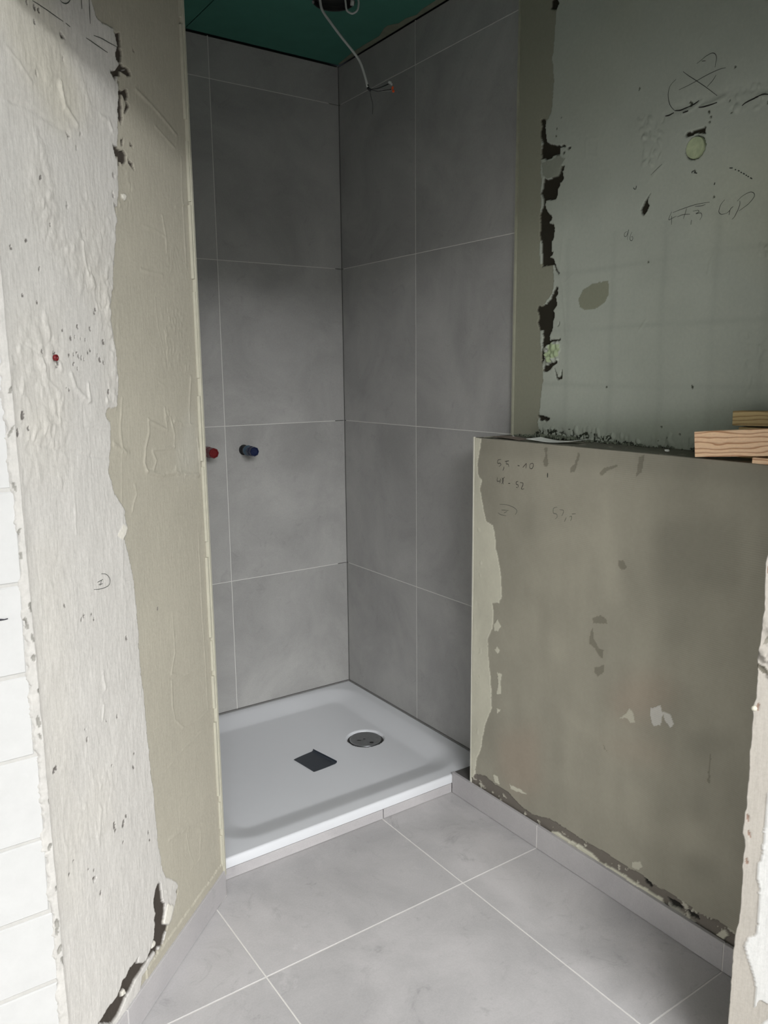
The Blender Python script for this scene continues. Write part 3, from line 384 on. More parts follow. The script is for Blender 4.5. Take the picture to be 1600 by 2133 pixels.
class Relief:
    def __init__(s, u0, u1, z0, z1, step, seed=3):
        s.nu = int(round((u1 - u0) / step)) + 1; s.nz = int(round((z1 - z0) / step)) + 1
        s.u = np.linspace(u0, u1, s.nu); s.z = np.linspace(z0, z1, s.nz); s.step = step
        s.U, s.Z = np.meshgrid(s.u, s.z); s.H = np.zeros_like(s.U); s.C = np.zeros(s.U.shape + (3,))
        s.W1 = fbm(s.U, s.Z, 55, 4, seed, 0.6); s.W2 = fbm(s.U, s.Z, 55, 4, seed + 9, 0.6); s.rng = np.random.RandomState(seed)
    def win(s, pts, pad):
        a = np.array(pts)
        i0 = np.searchsorted(s.z, a[:, 1].min() - pad); i1 = np.searchsorted(s.z, a[:, 1].max() + pad)
        j0 = np.searchsorted(s.u, a[:, 0].min() - pad); j1 = np.searchsorted(s.u, a[:, 0].max() + pad)
        return slice(max(i0, 0), max(i1, 0)), slice(max(j0, 0), max(j1, 0))
    def poly(s, pts, rag=0.004):
        w = s.win(pts, rag * 1.5 + s.step)
        X = s.U[w] + s.W1[w] * rag; Y = s.Z[w] + s.W2[w] * rag
        m = np.zeros(X.shape, bool); n = len(pts)
        for i in range(n):
            x1, y1 = pts[i]; x2, y2 = pts[(i + 1) % n]
            if y1 == y2: continue
            c = (y1 > Y) != (y2 > Y)
            m ^= c & (X < (x2 - x1) * (Y - y1) / (y2 - y1) + x1)
        return w, m
    def paint(s, pts, col, dh=0.0, rag=0.004, alpha=1.0, seth=None):
        w, m = s.poly(pts, rag)
        if m.size == 0: return
        s.C[w][m] = s.C[w][m] * (1 - alpha) + np.array(col) * alpha
        if seth is not None: s.H[w][m] = seth + s.H[w][m] * 0.15
        elif dh: s.H[w][m] += dh
    def soft(s, pts, f, blur, rag=0.006):
        w0 = s.win(pts, blur * 3); w, m = s.poly(pts, rag)
        full = np.zeros(s.U.shape, np.float32); full[w][m] = 1; g = full[w0]
        k = max(1, int(blur / s.step))
        for _ in range(3):
            for ax in (0, 1):
                c = np.cumsum(np.pad(g, [(k + 1, k) if a == ax else (0, 0) for a in (0, 1)], mode='edge'), axis=ax)
                n = g.shape[ax]
                g = (np.take(c, range(2 * k + 1, 2 * k + 1 + n), axis=ax) - np.take(c, range(0, n), axis=ax)) / (2 * k + 1)
        return w0, g
    def tint(s, pts, f, blur=0.02):
        w, g = s.soft(pts, f, blur)
        f = np.array(f) if hasattr(f, '__len__') else np.array([1 + f] * 3)
        s.C[w] *= 1 + g[..., None] * (f - 1)
    def ridge(s, pts, width, amp, col=None):
        w = s.win(pts, width * 3); X = s.U[w]; Y = s.Z[w]
        if X.size == 0: return
        d = np.full(X.shape, 9.0)
        for (x1, y1), (x2, y2) in zip(pts[:-1], pts[1:]):
            L = (x2 - x1) ** 2 + (y2 - y1) ** 2 + 1e-12
            t = np.clip(((X - x1) * (x2 - x1) + (Y - y1) * (y2 - y1)) / L, 0, 1)
            d = np.minimum(d, np.hypot(X - x1 - t * (x2 - x1), Y - y1 - t * (y2 - y1)))
        d = d + s.W1[w] * width * 0.5
        s.H[w] += amp * np.exp(-(d / width) ** 2) * (0.75 + 0.5 * s.W2[w])
    def blob(s, x, y, rx, ry, ang, amp, col=None, power=1.0):
        r = max(rx, ry); w = s.win([(x - r, y - r), (x + r, y + r)], s.step)
        X = s.U[w] - x + s.W1[w] * r * 0.25; Y = s.Z[w] - y + s.W2[w] * r * 0.25
        if X.size == 0: return
        c, n = math.cos(ang), math.sin(ang)
        q = 1 - (((X * c + Y * n) / rx) ** 2 + ((-X * n + Y * c) / ry) ** 2)
        m = q > 0
        s.H[w][m] += amp * q[m] ** power
        if col is not None: s.C[w][m] = col
    def lumps(s, pts, n, r, amp, col=None):
        a = np.array(pts); w, m = s.poly(pts, 0.003); U_, Z_ = s.U[w][m], s.Z[w][m]
        if len(U_) == 0: return
        for _ in range(n):
            k = s.rng.randint(len(U_)); q = s.rng.rand(4)
            s.blob(U_[k], Z_[k], r * (0.35 + 0.6 * q[0]), r * (0.6 + 0.9 * q[1]), (q[2] - 0.5) * 1.2, amp * (0.5 + q[3]) * (1 if s.rng.rand() > 0.25 else -0.6), None, 0.6)
    def build(s, name, origin, uvec, nvec, m, parent=None, back=0.03, backvec=None, edge=None, **kw):
        uvec = np.array(uvec, float); nvec = np.array(nvec, float); O = np.array(origin, float)
        Uu = s.U.copy()
        if edge is not None: Uu = edge(Uu, s.Z)
        P = O + Uu[..., None] * uvec + s.H[..., None] * nvec; P[..., 2] += s.Z
        nz, nu = s.nz, s.nu; V = P.reshape(-1, 3); idx = np.arange(nz * nu).reshape(nz, nu)
        q = np.stack([idx[:-1, :-1], idx[:-1, 1:], idx[1:, 1:], idx[1:, :-1]], -1).reshape(-1, 4)
        ring = np.concatenate([idx[0, :], idx[1:, -1], idx[-1, -2::-1], idx[-2:0:-1, 0]])
        bv = np.array(backvec if backvec is not None else -nvec * back, float)
        B = V[ring] + bv; k = len(ring); bi = np.arange(k) + len(V); nr = np.roll(np.arange(k), -1)
        q2 = np.stack([ring, bi, bi[nr], ring[nr]], -1)
        allV = np.concatenate([V, B]); Q = np.concatenate([q, q2])
        if np.cross(uvec, (0, 0, 1)) @ nvec < 0: Q = Q[:, ::-1]
        me = bpy.data.meshes.new(name)
        me.vertices.add(len(allV)); me.vertices.foreach_set('co', allV.astype(np.float32).ravel())
        me.loops.add(Q.size); me.loops.foreach_set('vertex_index', Q.astype(np.int32).ravel())
        me.polygons.add(len(Q)); me.polygons.foreach_set('loop_start', np.arange(0, Q.size, 4, dtype=np.int32))
        me.polygons.foreach_set('use_smooth', np.concatenate([np.ones(len(q), bool), np.zeros(len(q2), bool)]))
        me.update(calc_edges=True)
        col = np.concatenate([s.C.reshape(-1, 3), s.C.reshape(-1, 3)[ring]]); col = np.concatenate([col, np.ones((len(col), 1))], 1)
        at = me.color_attributes.new('Col', 'FLOAT_COLOR', 'POINT'); at.data.foreach_set('color', col.astype(np.float32).ravel())
        me.materials.append(m)
        o = bpy.data.objects.new(name, me)
        s.O, s.uv, s.nv = O, uvec, nvec
        return link(o, parent, **kw)
    def at(s, u, z, lift=0.0):
        i = int(np.clip(np.searchsorted(s.z, z), 0, s.nz - 1)); j = int(np.clip(np.searchsorted(s.u, u), 0, s.nu - 1))
        a, b = s.H[max(i - 1, 0):i + 2, max(j - 1, 0):j + 2].max(), 0
        p = s.O + u * s.uv + (a + lift) * s.nv; p[2] += z
        return Vector(p)
    def ribbons(s, name, strokes, m, parent, k=1.0, **kw):
        V = []; Fc = []
        for pts, wd in strokes:
            P = [Vector((a, b, 0)) for a, b in pts]
            if len(P) > 2: P = spline(P, 5)
            else: P = [P[0].lerp(P[1], t / 4) for t in range(5)]
            b0 = len(V)
            for i, p in enumerate(P):
                t = (P[min(i + 1, len(P) - 1)] - P[max(i - 1, 0)]).normalized(); n = Vector((-t.y, t.x, 0))
                tap = 0.55 + 0.45 * math.sin(math.pi * min(1, (i + 0.6) / len(P)))
                hw_ = wd * k * 0.5 * tap
                V.append(s.at(p.x + n.x * hw_, p.y + n.y * hw_, 0.0004)); V.append(s.at(p.x - n.x * hw_, p.y - n.y * hw_, 0.0004))
                if i: Fc.append((b0 + 2 * i - 2, b0 + 2 * i - 1, b0 + 2 * i + 1, b0 + 2 * i))
        return mesh_obj(name, V, Fc, m, parent, **kw)

# ================================================================ THE ROOM
# ---------------------------------------------------------------- floor
floor = box('floor', -3.9, 0.35, -6.2, 0.15, -0.10, -0.008, M['screed'], kind='structure')
box('floor_grout', -1.62, -0.15, -2.3, -0.90, -0.0082, -0.0009, M['grout'], floor)
GX = [-1.6467, -1.0447, -0.4449, 0.157]; GY = [-2.500, -1.8982, -1.2960, -0.690]
room = [(-0.164, -0.905), (-1.0, -0.905), (DX, DY), (LC.x, LC.y), (JC.x, JC.y), (-0.164, -2.086)]
for i in range(3):
    for j in range(3):
        g = 0.0016
        P = [(GX[i] + g, GY[j] + g), (GX[i + 1] - g, GY[j] + g), (GX[i + 1] - g, GY[j + 1] - g), (GX[i] + g, GY[j + 1] - g)]
        for a, b in (((-0.162, -3), (-0.162, 0)), ((0, -0.903), (-3, -0.903)), ((DX - DN.x * .002, DY - DN.y * .002), (LC.x - DN.x * .002, LC.y - DN.y * .002)), ((-3, -2.086), (0, -2.086)), ((LC.x, LC.y), (JC.x, JC.y))):
            P = clip_poly(P, a, b)
            if len(P) < 3: break
        if len(P) < 3: continue
        ar = abs(sum(P[k][0] * P[(k + 1) % len(P)][1] - P[(k + 1) % len(P)][0] * P[k][1] for k in range(len(P)))) / 2
        if ar < 0.001: continue
        if i == 1 and j == 2:                      # this tile reaches round the foot of the diagonal wall
            Q = []
            for p in P:
                if abs(p[1] + 0.903) < 1e-4 and p[0] < -0.85: Q += [(-0.998, -0.903), (DX + 0.001, DY)]
                else: Q.append(p)
            P = Q
        slab('floor_tile', [(p[0], p[1], 0) for p in P], (0, 0, 1), 0.0081, M['tile_floor'], floor)

# ---------------------------------------------------------------- tiled shower walls
def wall_tiles(parent, plane, cols, rows, mat):
    """plane 'back': y=0 facing -y, columns are x; 'side': x=0 facing -x, columns are y; 'left': x=-1 facing +x"""
    g = 0.0011
    for c0, c1 in cols:
        for r0, r1 in rows:
            a, b, z0, z1 = c0 + g, c1 - g, r0 + g, r1 - g
            if plane == 'back': slab('wall_tile', [(a, 0, z0), (b, 0, z0), (b, 0, z1), (a, 0, z1)], (0, -1, 0), 0.009, mat, parent, 0.0005)
            elif plane == 'side': slab('wall_tile', [(0, b, z0), (0, a, z0), (0, a, z1), (0, b, z1)], (-1, 0, 0), 0.009, mat, parent, 0.0005)
            else: slab('wall_tile', [(-1, a, z0), (-1, b, z0), (-1, b, z1), (-1, a, z1)], (1, 0, 0), 0.009, mat, parent, 0.0005)
ROWS = [(ZT + 0.004, Z4), (Z4, Z4 + T), (Z4 + T, Z4 + 2 * T), (Z4 + 2 * T, 2.4085), (2.4085, ZC - 0.006)]
wall_back = box('wall_back', -1.05, 0.02, 0.009, 0.15, 0, ZC, M['adhesive'], kind='structure')
wall_tiles(wall_back, 'back', [(-1.0, -0.5296), (-0.5296, -0.001)], ROWS, M['tile_wall'])
gv = []; gf = []
def addbox(V, Fc, *a):
    v, f = box_vf(*a); b = len(V); V += v; Fc += [tuple(i + b for i in q) for q in f]
for r in ROWS[:-1]: addbox(gv, gf, -1.0, -0.045 if r is not ROWS[2] else -0.03, 0.0004, 0.009, r[1] - 0.0011, r[1] + 0.0011)
addbox(gv, gf, -0.5307, -0.5285, 0.0004, 0.009, ZT + 0.004, ZC - 0.004)
mesh_obj('grout_line', gv, gf, M['grout_wall'], wall_back)
box('corner_seal', -0.0045, 0.0, 0.0002, 0.008, ZT + 0.004, ZC - 0.003, M['seal'], wall_back)
box('tray_seal', -0.996, 0.0, -0.0035, 0.008, ZT - 0.003, ZT + 0.0035, M['seal'], wall_back)

wall_right = box('wall_right', 0.009, 0.15, -2.4, 0.009, 0, ZC, M['adhesive'], kind='structure')
box('tray_seal', -0.0035, 0.008, -0.904, -0.004, ZT - 0.003, ZT + 0.0035, M['seal'], wall_right)
wall_tiles(wall_right, 'side', [(-0.996, -0.4926), (-0.4926, -0.001)], ROWS, M['tile_wall'])
gv = []; gf = []
for r in ROWS[:-1]: addbox(gv, gf, 0.0004, 0.009, -0.996, -0.012, r[1] - 0.0011, r[1] + 0.0011)
addbox(gv, gf, 0.0004, 0.009, -0.4937, -0.4915, ZT + 0.004, ZC - 0.004)
mesh_obj('grout_line', gv, gf, M['grout_wall'], wall_right)

wall_side = box('wall_side', -1.12, -1.009, DY + 0.012, 0.009, 0, ZC, M['adhesive'], kind='structure')
wall_tiles(wall_side, 'left', [(DY + 0.014, -0.4), (-0.4, -0.001)], ROWS, M['tile_wall'])

# ---------------------------------------------------------------- upper plaster wall above the half wall
GREY_U = lin(172, 177, 166)
W = Relief(1.006, 2.085, 1.188, 2.549, 0.0026, 5)
W.C[:] = GREY_U
b1 = fbm(W.U, W.Z, 3, 4, 21); b2 = fbm(W.U, W.Z, 14, 4, 31)
W.C *= (1 + 0.06 * b1 + 0.05 * b2)[..., None]
yel = np.clip(fbm(W.U, W.Z, 2.2, 3, 77) * 1.6, 0, 1)[..., None]
W.C = W.C * (1 - 0.5 * yel) + W.C * np.array([1.06, 1.02, 0.9]) * 0.5 * yel
W.H += 0.0012 * fbm(W.U, W.Z, 5, 3, 41) + 0.0003 * fbm(W.U, W.Z, 60, 3, 51)
for i, u in enumerate(U_grid_v):
    d = np.abs(W.U - u - 0.006 * fbm(W.U, W.Z, 6, 2, 61)); W.C *= (1 - (0.05 + 0.07 * b1) * np.exp(-(d / 0.010) ** 2) * (W.Z < 1.75))[..., None]
for i, z in enumerate(U_grid_h):
    d = np.abs(W.Z - z - 0.004 * fbm(W.U, W.Z, 6, 2, 67)); W.C *= (1 - (0.06 + 0.08 * b2) * np.exp(-(d / 0.007) ** 2))[..., None]
for p, n, r, h in U_lumps: W.lumps(p, n, r, h * (0.5 if n > 100 else 1.2))
for p, w_, h in U_ridges: W.ridge(p, w_, h)
TAUPE_U = lin(142, 142, 126)
W.paint(U_taupe, TAUPE_U, -0.001, 0.005)
W.paint(U_patch, lin(140, 142, 124), 0.0004, 0.003)
DARK = lin(46, 43, 34)
for p in U_gaps: W.paint(p, DARK, rag=0.005, seth=-0.006)
for p in U_mortar: W.paint(p, lin(140, 144, 132), rag=0.003, seth=0.001)
W.paint(U_green, lin(168, 182, 146), rag=0.012, seth=0.002)
W.lumps(U_green, 26, 0.008, 0.005)
W.tint(U_dirt, (0.66, 0.68, 0.65), 0.025)
w_, m_ = W.poly(U_rub, 0.012)
k_ = m_ & (np.abs(fbm(W.U[w_], W.Z[w_], 70, 3, 93)) < 0.16); W.C[w_][k_] = lin(44, 48, 38); W.H[w_][k_] -= 0.002
d = W.Z - (1.190 + 0.010 * W.W1 + 0.010 * (W.W2 > 0.15)); k_ = d < 0; W.C[k_] = lin(50, 54, 46)
for u, z, r in U_specks:
    if abs(u - 1.28) < 0.03 and z > 1.5: continue
    W.blob(u, z, r * 0.5, r * 0.75, 0.4, -0.003, lin(66, 68, 58))
# round plug set in the plaster
pu, pz = U_plug
dd_ = np.hypot(W.U - pu, W.Z - pz)
k_ = dd_ < 0.0265; W.H[k_] = -0.011; W.C[k_] = lin(26, 26, 22)
upper = W.build('plaster_panel', (-0.010, 0, 0), (0, -1, 0), (-1, 0, 0), M['plaster_upper'], wall_right, 0.018)
V_, F_ = lathe_vf([(0, 0.0), (0, 0.012), (0, 0.0235), (-0.004, 0.0245), (-0.010, 0.0245)], (-0.0125, -pu, pz), (-1, 0, 0), 28)
mesh_obj('round_plug', V_, F_, simple('plug', lin(170, 180, 146), 0.8, var=0.22, scale=55), wall_right, label='pale green round plug pressed into the plaster')
W.ribbons('pencil_writing', [q for q in U_write if q[1] < 0.003], M['pencil'], wall_right)
W.ribbons('dark_crack', [q for q in U_write if q[1] >= 0.003], M['marker'], wall_right)
# corner bead where the plaster meets the tiles
mesh_obj('corner_bead', *box_vf(-0.0145, 0.0, -1.0075, -1.0012, 1.19, 2.549), M['bead_dim'], wall_right)
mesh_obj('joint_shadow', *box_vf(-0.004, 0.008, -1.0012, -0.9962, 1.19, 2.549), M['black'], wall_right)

# ---------------------------------------------------------------- half wall
TAUPE_H = lin(152, 148, 134)
W = Relief(0.9915, 2.085, 0.0, ZL, 0.0026, 15)
W.C[:] = TAUPE_H
W.C *= (1 + 0.11 * fbm(W.U, W.Z, 3.5, 4, 22) + 0.03 * fbm(W.U, W.Z, 16, 3, 32))[..., None]
vs = fbm(W.U * 3.5, W.Z * 0.7, 4, 3, 88); W.C *= (1 + 0.09 * vs + 0.07 * fbm(W.U * 1.6, W.Z, 7, 3, 89))[..., None]
W.H += 0.0010 * fbm(W.U, W.Z, 4, 3, 42) + 0.00015 * fbm(W.U, W.Z, 60, 3, 52)
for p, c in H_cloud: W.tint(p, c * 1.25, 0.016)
for p in H_pink: W.tint(p, (1.06, 0.975, 0.96), 0.025)
for p in H_stain: W.paint(p, lin(104, 100, 86), -0.0004, 0.0035, 0.6)
LIGHT_H = lin(196, 193, 176)
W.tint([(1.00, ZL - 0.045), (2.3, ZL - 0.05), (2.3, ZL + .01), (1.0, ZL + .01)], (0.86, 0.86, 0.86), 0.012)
for k, p in enumerate(H_light): W.paint(p, LIGHT_H if k not in (9, 10) else lin(206, 204, 198), 0.0016 if k == 0 else 0.001, 0.0035, 1.0 if k < 8 else 0.72)
w_, m_ = W.poly(H_light[0], 0.0035); W.C[w_][m_] *= (1 + 0.10 * fbm(W.U[w_][m_] * 2, W.Z[w_][m_], 12, 3, 90))[..., None]
for p in H_dark: W.paint(p, lin(112, 106, 98), -0.003, 0.004)
w_, m_ = W.poly(H_dark[0], 0.004); g_ = m_ & (W.W2[w_] > 0.36); W.C[w_][g_] = lin(176, 172, 158); W.H[w_][g_] += 0.003
W.paint(H_light[7], LIGHT_H, 0.004, 0.004); W.paint(H_light[12], LIGHT_H, 0.004, 0.004); W.paint(H_light[13], lin(150, 148, 138), 0.004, 0.006)
for p in H_black: W.paint(p, lin(34, 32, 28), rag=0.004, seth=-0.007)
W.lumps([(1.0, 0.02), (1.03, 0.02), (1.03, 1.15), (1.0, 1.15)], 30, 0.008, 0.0008)
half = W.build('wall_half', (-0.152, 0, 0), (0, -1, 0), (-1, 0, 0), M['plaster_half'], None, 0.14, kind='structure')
W.ribbons('marker_writing', [q for q in H_write if q[1] != 0.0014], M['marker'], half)
W.ribbons('pencil_writing', [q for q in H_write if q[1] == 0.0014], M['pencil'], half)
box('corner_bead', -0.1555, -0.1505, -0.9915, -0.987, 0.06, ZL + 0.002, M['bead_white'], half)
box('end_panel', -0.1505, 0.0, -0.9915, -0.9885, 0.0, ZL - 0.001, M['tile_edge'], half)
W = Relief(0.9915, 2.085, -0.149, -0.003, 0.0032, 25)     # dusty top of the half wall
W.C[:] = lin(104, 104, 92); W.C *= (1 + 0.16 * fbm(W.U * 0.5, W.Z, 22, 4, 23))[..., None]
W.H += 0.0015 * fbm(W.U * 0.6, W.Z, 18, 4, 43) + 0.0008 * W.W1
V = []
me_ = None
P_ = np.stack([W.Z, -W.U, ZL + W.H + 0.0005], -1)
top = bpy.data.meshes.new('ledge_top'); idx = np.arange(W.nz * W.nu).reshape(W.nz, W.nu)
q = np.stack([idx[:-1, :-1], idx[1:, :-1], idx[1:, 1:], idx[:-1, 1:]], -1).reshape(-1, 4)[:, ::-1]
top.vertices.add(P_.size // 3); top.vertices.foreach_set('co', P_.astype(np.float32).ravel())
top.loops.add(q.size); top.loops.foreach_set('vertex_index', q.astype(np.int32).ravel())
top.polygons.add(len(q)); top.polygons.foreach_set('loop_start', np.arange(0, q.size, 4, dtype=np.int32)); top.update(calc_edges=True)
at = top.color_attributes.new('Col', 'FLOAT_COLOR', 'POINT')
at.data.foreach_set('color', np.concatenate([W.C.reshape(-1, 3), np.ones((W.C.size // 3, 1))], 1).astype(np.float32).ravel())
top.materials.append(M['plaster_upper'])
link(bpy.data.objects.new('ledge_top', top), half, label='rough dusty grey top of the half wall')

# ---------------------------------------------------------------- diagonal left wall
GREY_D = lin(196, 193, 188)
W = Relief(0.0, 0.679, 0.0, 2.549, 0.0021, 2)
W.C[:] = GREY_D
sm = fbm(W.U, W.Z, 5, 4, 11)
W.C *= (1 + 0.04 * sm + 0.03 * fbm(W.U * 2, W.Z * .6, 22, 3, 12))[..., None]
W.H += 0.0022 * fbm(W.U, W.Z, 4, 3, 13) + 0.0012 * fbm(W.U, W.Z, 25, 4, 14) + 0.00045 * fbm(W.U * 3, W.Z * .8, 60, 3, 15)
def dtint(px, f, bl): W.tint(px, f, bl)
W.tint([(0.50, 2.05), (0.40, 1.86), (0.48, 1.80), (0.66, 1.95), (0.68, 2.1)], (0.97, 0.96, 0.90), 0.02)
for p, n, r, h in D_lumps:
    W.lumps(p, n, r, h * 0.27); W.tint(p, (1.0, 0.995, 0.98), 0.02)
W.tint([(0.29, 2.56), (0.46, 2.56), (0.47, 2.35), (0.29, 2.02)], (0.86, 0.90, 0.88), 0.01)
U0 = W.H.copy()
TAUPE_D = lin(171, 166, 152)
keepH = W.H.copy()
W.paint(D_taupe, TAUPE_D, -0.002, 0.004)
w_, m_ = W.poly(D_taupe, 0.004); W.H[w_][m_] = W.H[w_][m_] * 0.4 - 0.0012
W.C[w_][m_] *= (1 + 0.05 * fbm(W.U[w_][m_], W.Z[w_][m_], 6, 3, 16))[..., None]
for p, w2, h in D_ridges: W.ridge(p, w2 * 0.9, h)
for p, n, r, h in (D_lumps[3], D_lumps[5], D_lumps[8], D_lumps[9], D_lumps[10]): W.lumps(p, n, r, h * 0.35)
W.tint([(0.08, 1.30), (0.02, 1.30), (0.02, 1.16), (0.13, 1.16), (0.13, 1.2)], (1.1, 1.12, 1.16), 0.02)
for p in D_gaps: W.paint(p, lin(66, 60, 54), rag=0.0026, seth=-0.007)
for p in D_gaps[:2]:
    w_, m_ = W.poly(p, 0.004); g_ = m_ & (W.W2[w_] > 0.34); W.C[w_][g_] = np.array(GREY_D) * 0.85; W.H[w_][g_] = 0.0
for p in D_light: W.paint(p, lin(214, 210, 200), rag=0.003, seth=0.001)
for u, z, r in D_specks: W.blob(u, z, r * 0.55, r * 1.0, (u * 971 % 1) - 0.5, -0.003, lin(112, 108, 104))
# the strip of dried mortar just above the skirting
k_ = (W.Z < 0.097 + 0.004 * W.W1) & (W.Z > 0.07) & (W.U < 0.40); W.H[k_] += 0.003
def d_edge(Uu, Z):
    rag = 0.004 * fbm(Z * 0 + 1, Z, 30, 4, 5) + 0.005 * np.clip(fbm(Z * 0 + 4, Z, 55, 3, 6), 0, 1)
    return Uu + rag * np.clip((Uu - 0.62) / 0.056, 0, 1)
left = W.build('wall_left', (DX - DN.x * 0.006, DY - DN.y * 0.006, 0), tuple(-DD), tuple(DN), M['plaster_left'], None, 0.05, edge=d_edge, kind='structure')
W.ribbons('pencil_writing', D_write, M['pencil'], left)
n0 = Vector((DX, DY, 0)) - DN * 0.006
# corner bead along the free edge
def strip(name, s0, s1, z0, z1, off0, off1, m, parent, **kw):
    V = []
    for z in (z0, z1):
        for off in (off0, off1):
            for s_ in (s0, s1):
                p = Vector((DX, DY, 0)) - DD * s_ + DN * off; V.append((p.x, p.y, z))
    return mesh_obj(name, V, [(0, 2, 3, 1), (4, 5, 7, 6), (0, 1, 5, 4), (2, 6, 7, 3), (0, 4, 6, 2), (1, 3, 7, 5)], m, parent, **kw)
strip('corner_bead', -0.003, 0.0045, 0.062, 2.549, -0.03, 0.0005, M['bead'], left)
V = []; Fc = []
rb = random.Random(4)
zz = 0.09
while zz < 2.5:
    hh = rb.uniform(0.05, 0.22); V_, F_ = [], []
    s1 = rb.uniform(0.008, 0.014)
    b_ = len(V)
    for z in (zz, zz + hh):
        for off in (-0.008, 0.0002 - 0.003):
            for s_ in (0.004, s1):
                p = Vector((DX, DY, 0)) - DD * s_ + DN * (off + (0.0012 if off > -0.005 else 0)); V.append((p.x, p.y, z))
    Fc += [tuple(i + b_ for i in f_) for f_ in [(0, 2, 3, 1), (4, 5, 7, 6), (0, 1, 5, 4), (2, 6, 7, 3), (0, 4, 6, 2), (1, 3, 7, 5)]]
    zz += hh + rb.uniform(0.0, 0.05)
mesh_obj('plaster_flake', V, Fc, M['bead'], left, kind='stuff')
# red plug pushed into the wall
p = Vector((DX, DY, 0)) - DD * 0.5553 - DN * 0.004; p.z = 1.421
V_, F_ = lathe_vf([(0.0, 0.0055), (0.004, 0.0058), (0.0052, 0.0045), (0.0048, 0.0022), (0.001, 0.0018), (0.001, 0.0)], p, DN, 16)
mesh_obj('wall_plug', V_, F_, M['red'], None, smooth=True, label='small round red plastic plug pushed into the pale left plaster', cat='wall plug')

# ---------------------------------------------------------------- block wall at the far left, facing the camera
wf = box('wall_front', LC.x - 1.9, LC.x - 0.012, LC.y + 0.0022, LC.y + 0.06, 0, ZC, M['block_mortar'], kind='structure')
zs = [0.02, 0.163, 0.309, 0.448, 0.590, 0.747, 0.895, 1.052, 1.21, 1.363, 1.51, 1.66, 1.81, 1.96, 2.11, 2.26, 2.41, 2.549]
rb = random.Random(7)
for k, (a, b) in enumerate(zip(zs[:-1], zs[1:])):
    xs = [LC.x - 0.006, LC.x - (0.36 if k % 2 else 0.60), LC.x - (0.96 if k % 2 else 1.2), LC.x - 1.56, LC.x - 1.9]
    xs = sorted(set(xs))
    for x0, x1 in zip(xs[:-1], xs[1:]):
        dx = 0.0 if x1 < LC.x - 0.01 else -rb.uniform(0.002, 0.010)
        t0, t1, dy = rb.uniform(-0.002, 0.002), rb.uniform(-0.002, 0.002), rb.uniform(-0.0012, 0.0012)
        slab('block', [(x0 + 0.002, LC.y + dy, a + 0.0025 + t0), (x1 - 0.002 + dx, LC.y + dy, a + 0.003 + t1), (x1 - 0.002 + dx * 0.6, LC.y + dy, b - 0.003 + t1), (x0 + 0.002, LC.y + dy, b - 0.003 + t0)], (0, -1, 0), 0.014, M['block'], wf, 0.0022)
# ragged mortar and plaster lip along the arris
W = Relief(0.0005, 0.026, 0.0, 2.549, 0.002, 33)
W.C[:] = (0.46, 0.445, 0.42); W.C *= (1 + 0.08 * fbm(W.U, W.Z, 40, 3, 34))[..., None]
W.H += 0.002 + 0.004 * fbm(W.U, W.Z, 28, 4, 35)
W.H -= 0.010 * np.clip((W.U - 0.012 - 0.010 * W.W1) / 0.008, 0, 1)
for z_ in (1.09, 1.02, 0.985, 0.96, 0.93, 0.80, 0.78, 0.655, 0.575, 0.49, 0.42, 0.405, 0.37, 1.14, 0.87, 0.34, 1.3, 1.36, 1.22):
    W.blob(0.004 + rb.uniform(-.005, .008), z_ + rb.uniform(-.01, .01), rb.uniform(0.0018, 0.004), rb.uniform(0.004, 0.012), rb.uniform(-.5, .5), -0.004, lin(142, 140, 134))
lip = W.build('plaster_edge', (LC.x, LC.y - 0.001, 0), (-1, 0, 0), (0, -1, 0), M['plaster_jamb'], wf, 0.012, label='ragged cream mortar edge with chipped holes')
for q, wd in L_write:
    V = []; Fc = []
    for i, (a, b) in enumerate(q):
        hw_ = wd / 2 * (1.2 if i < 2 else 0.6)
        V += [(LC.x - a, LC.y - 0.0022, b + hw_), (LC.x - a, LC.y - 0.0022, b - hw_)]
        if i: Fc.append((2 * i - 2, 2 * i - 1, 2 * i + 1, 2 * i))
    mesh_obj('ink_mark', V, Fc, M['ink'], wf)

# ---------------------------------------------------------------- right door jamb (nearest wall end)
W = Relief(0.0, 0.17, 0.0, 2.549, 0.0022, 44)
W.C[:] = lin(150, 145, 137)
W.C *= (1 + 0.05 * fbm(W.U * 3, W.Z, 8, 3, 45))[..., None]
W.H += 0.0015 * fbm(W.U, W.Z, 12, 4, 46) + 0.0009 * fbm(W.U * 4, W.Z * .7, 45, 3, 47)
W.lumps([(0, 0.85), (0.04, 0.85), (0.04, 0.965), (0, 0.965)], 34, 0.010, 0.004)
W.blob(0.006, 0.872, 0.005, 0.013, 0.9, -0.004, lin(90, 86, 76)); W.blob(0.012, 0.925, 0.004, 0.010, -.4, -0.004, lin(120, 116, 106))
for z_ in (0.585, 0.50, 0.555, 1.05, 0.80): W.blob(0.004 + rb.uniform(0, .008), z_, 0.002, 0.008, 0.2, -0.003, lin(120, 100, 88))
for p in J_light: W.paint(p, (0.45, 0.445, 0.43), 0.004, 0.002)
W.paint([(0.075, -0.1), (0.2, -0.1), (0.2, 1.1), (0.09, 1.1)], (0.43, 0.425, 0.41), 0.003, 0.004)
W.paint([(0.06, 1.0), (0.2, 1.0), (0.2, 2.6), (0.07, 2.6)], (0.43, 0.425, 0.41), 0.003, 0.004)
JEz = np.array([p[0] for p in J_edge][::-1]); JEu = np.array([p[1] for p in J_edge][::-1])
def j_edge(Uu, Z):
    e = np.interp(Z, JEz, JEu) + 0.0012 * fbm(Z * 0 + 1, Z, 90, 3, 5)
    return Uu + e * np.clip(1 - Uu / 0.03, 0, 1)
jamb = W.build('wall_front_right', tuple(JC), tuple(JE), tuple(JN), M['plaster_jamb'], None, edge=j_edge, backvec=(0.08, 0.0, 0), kind='structure')
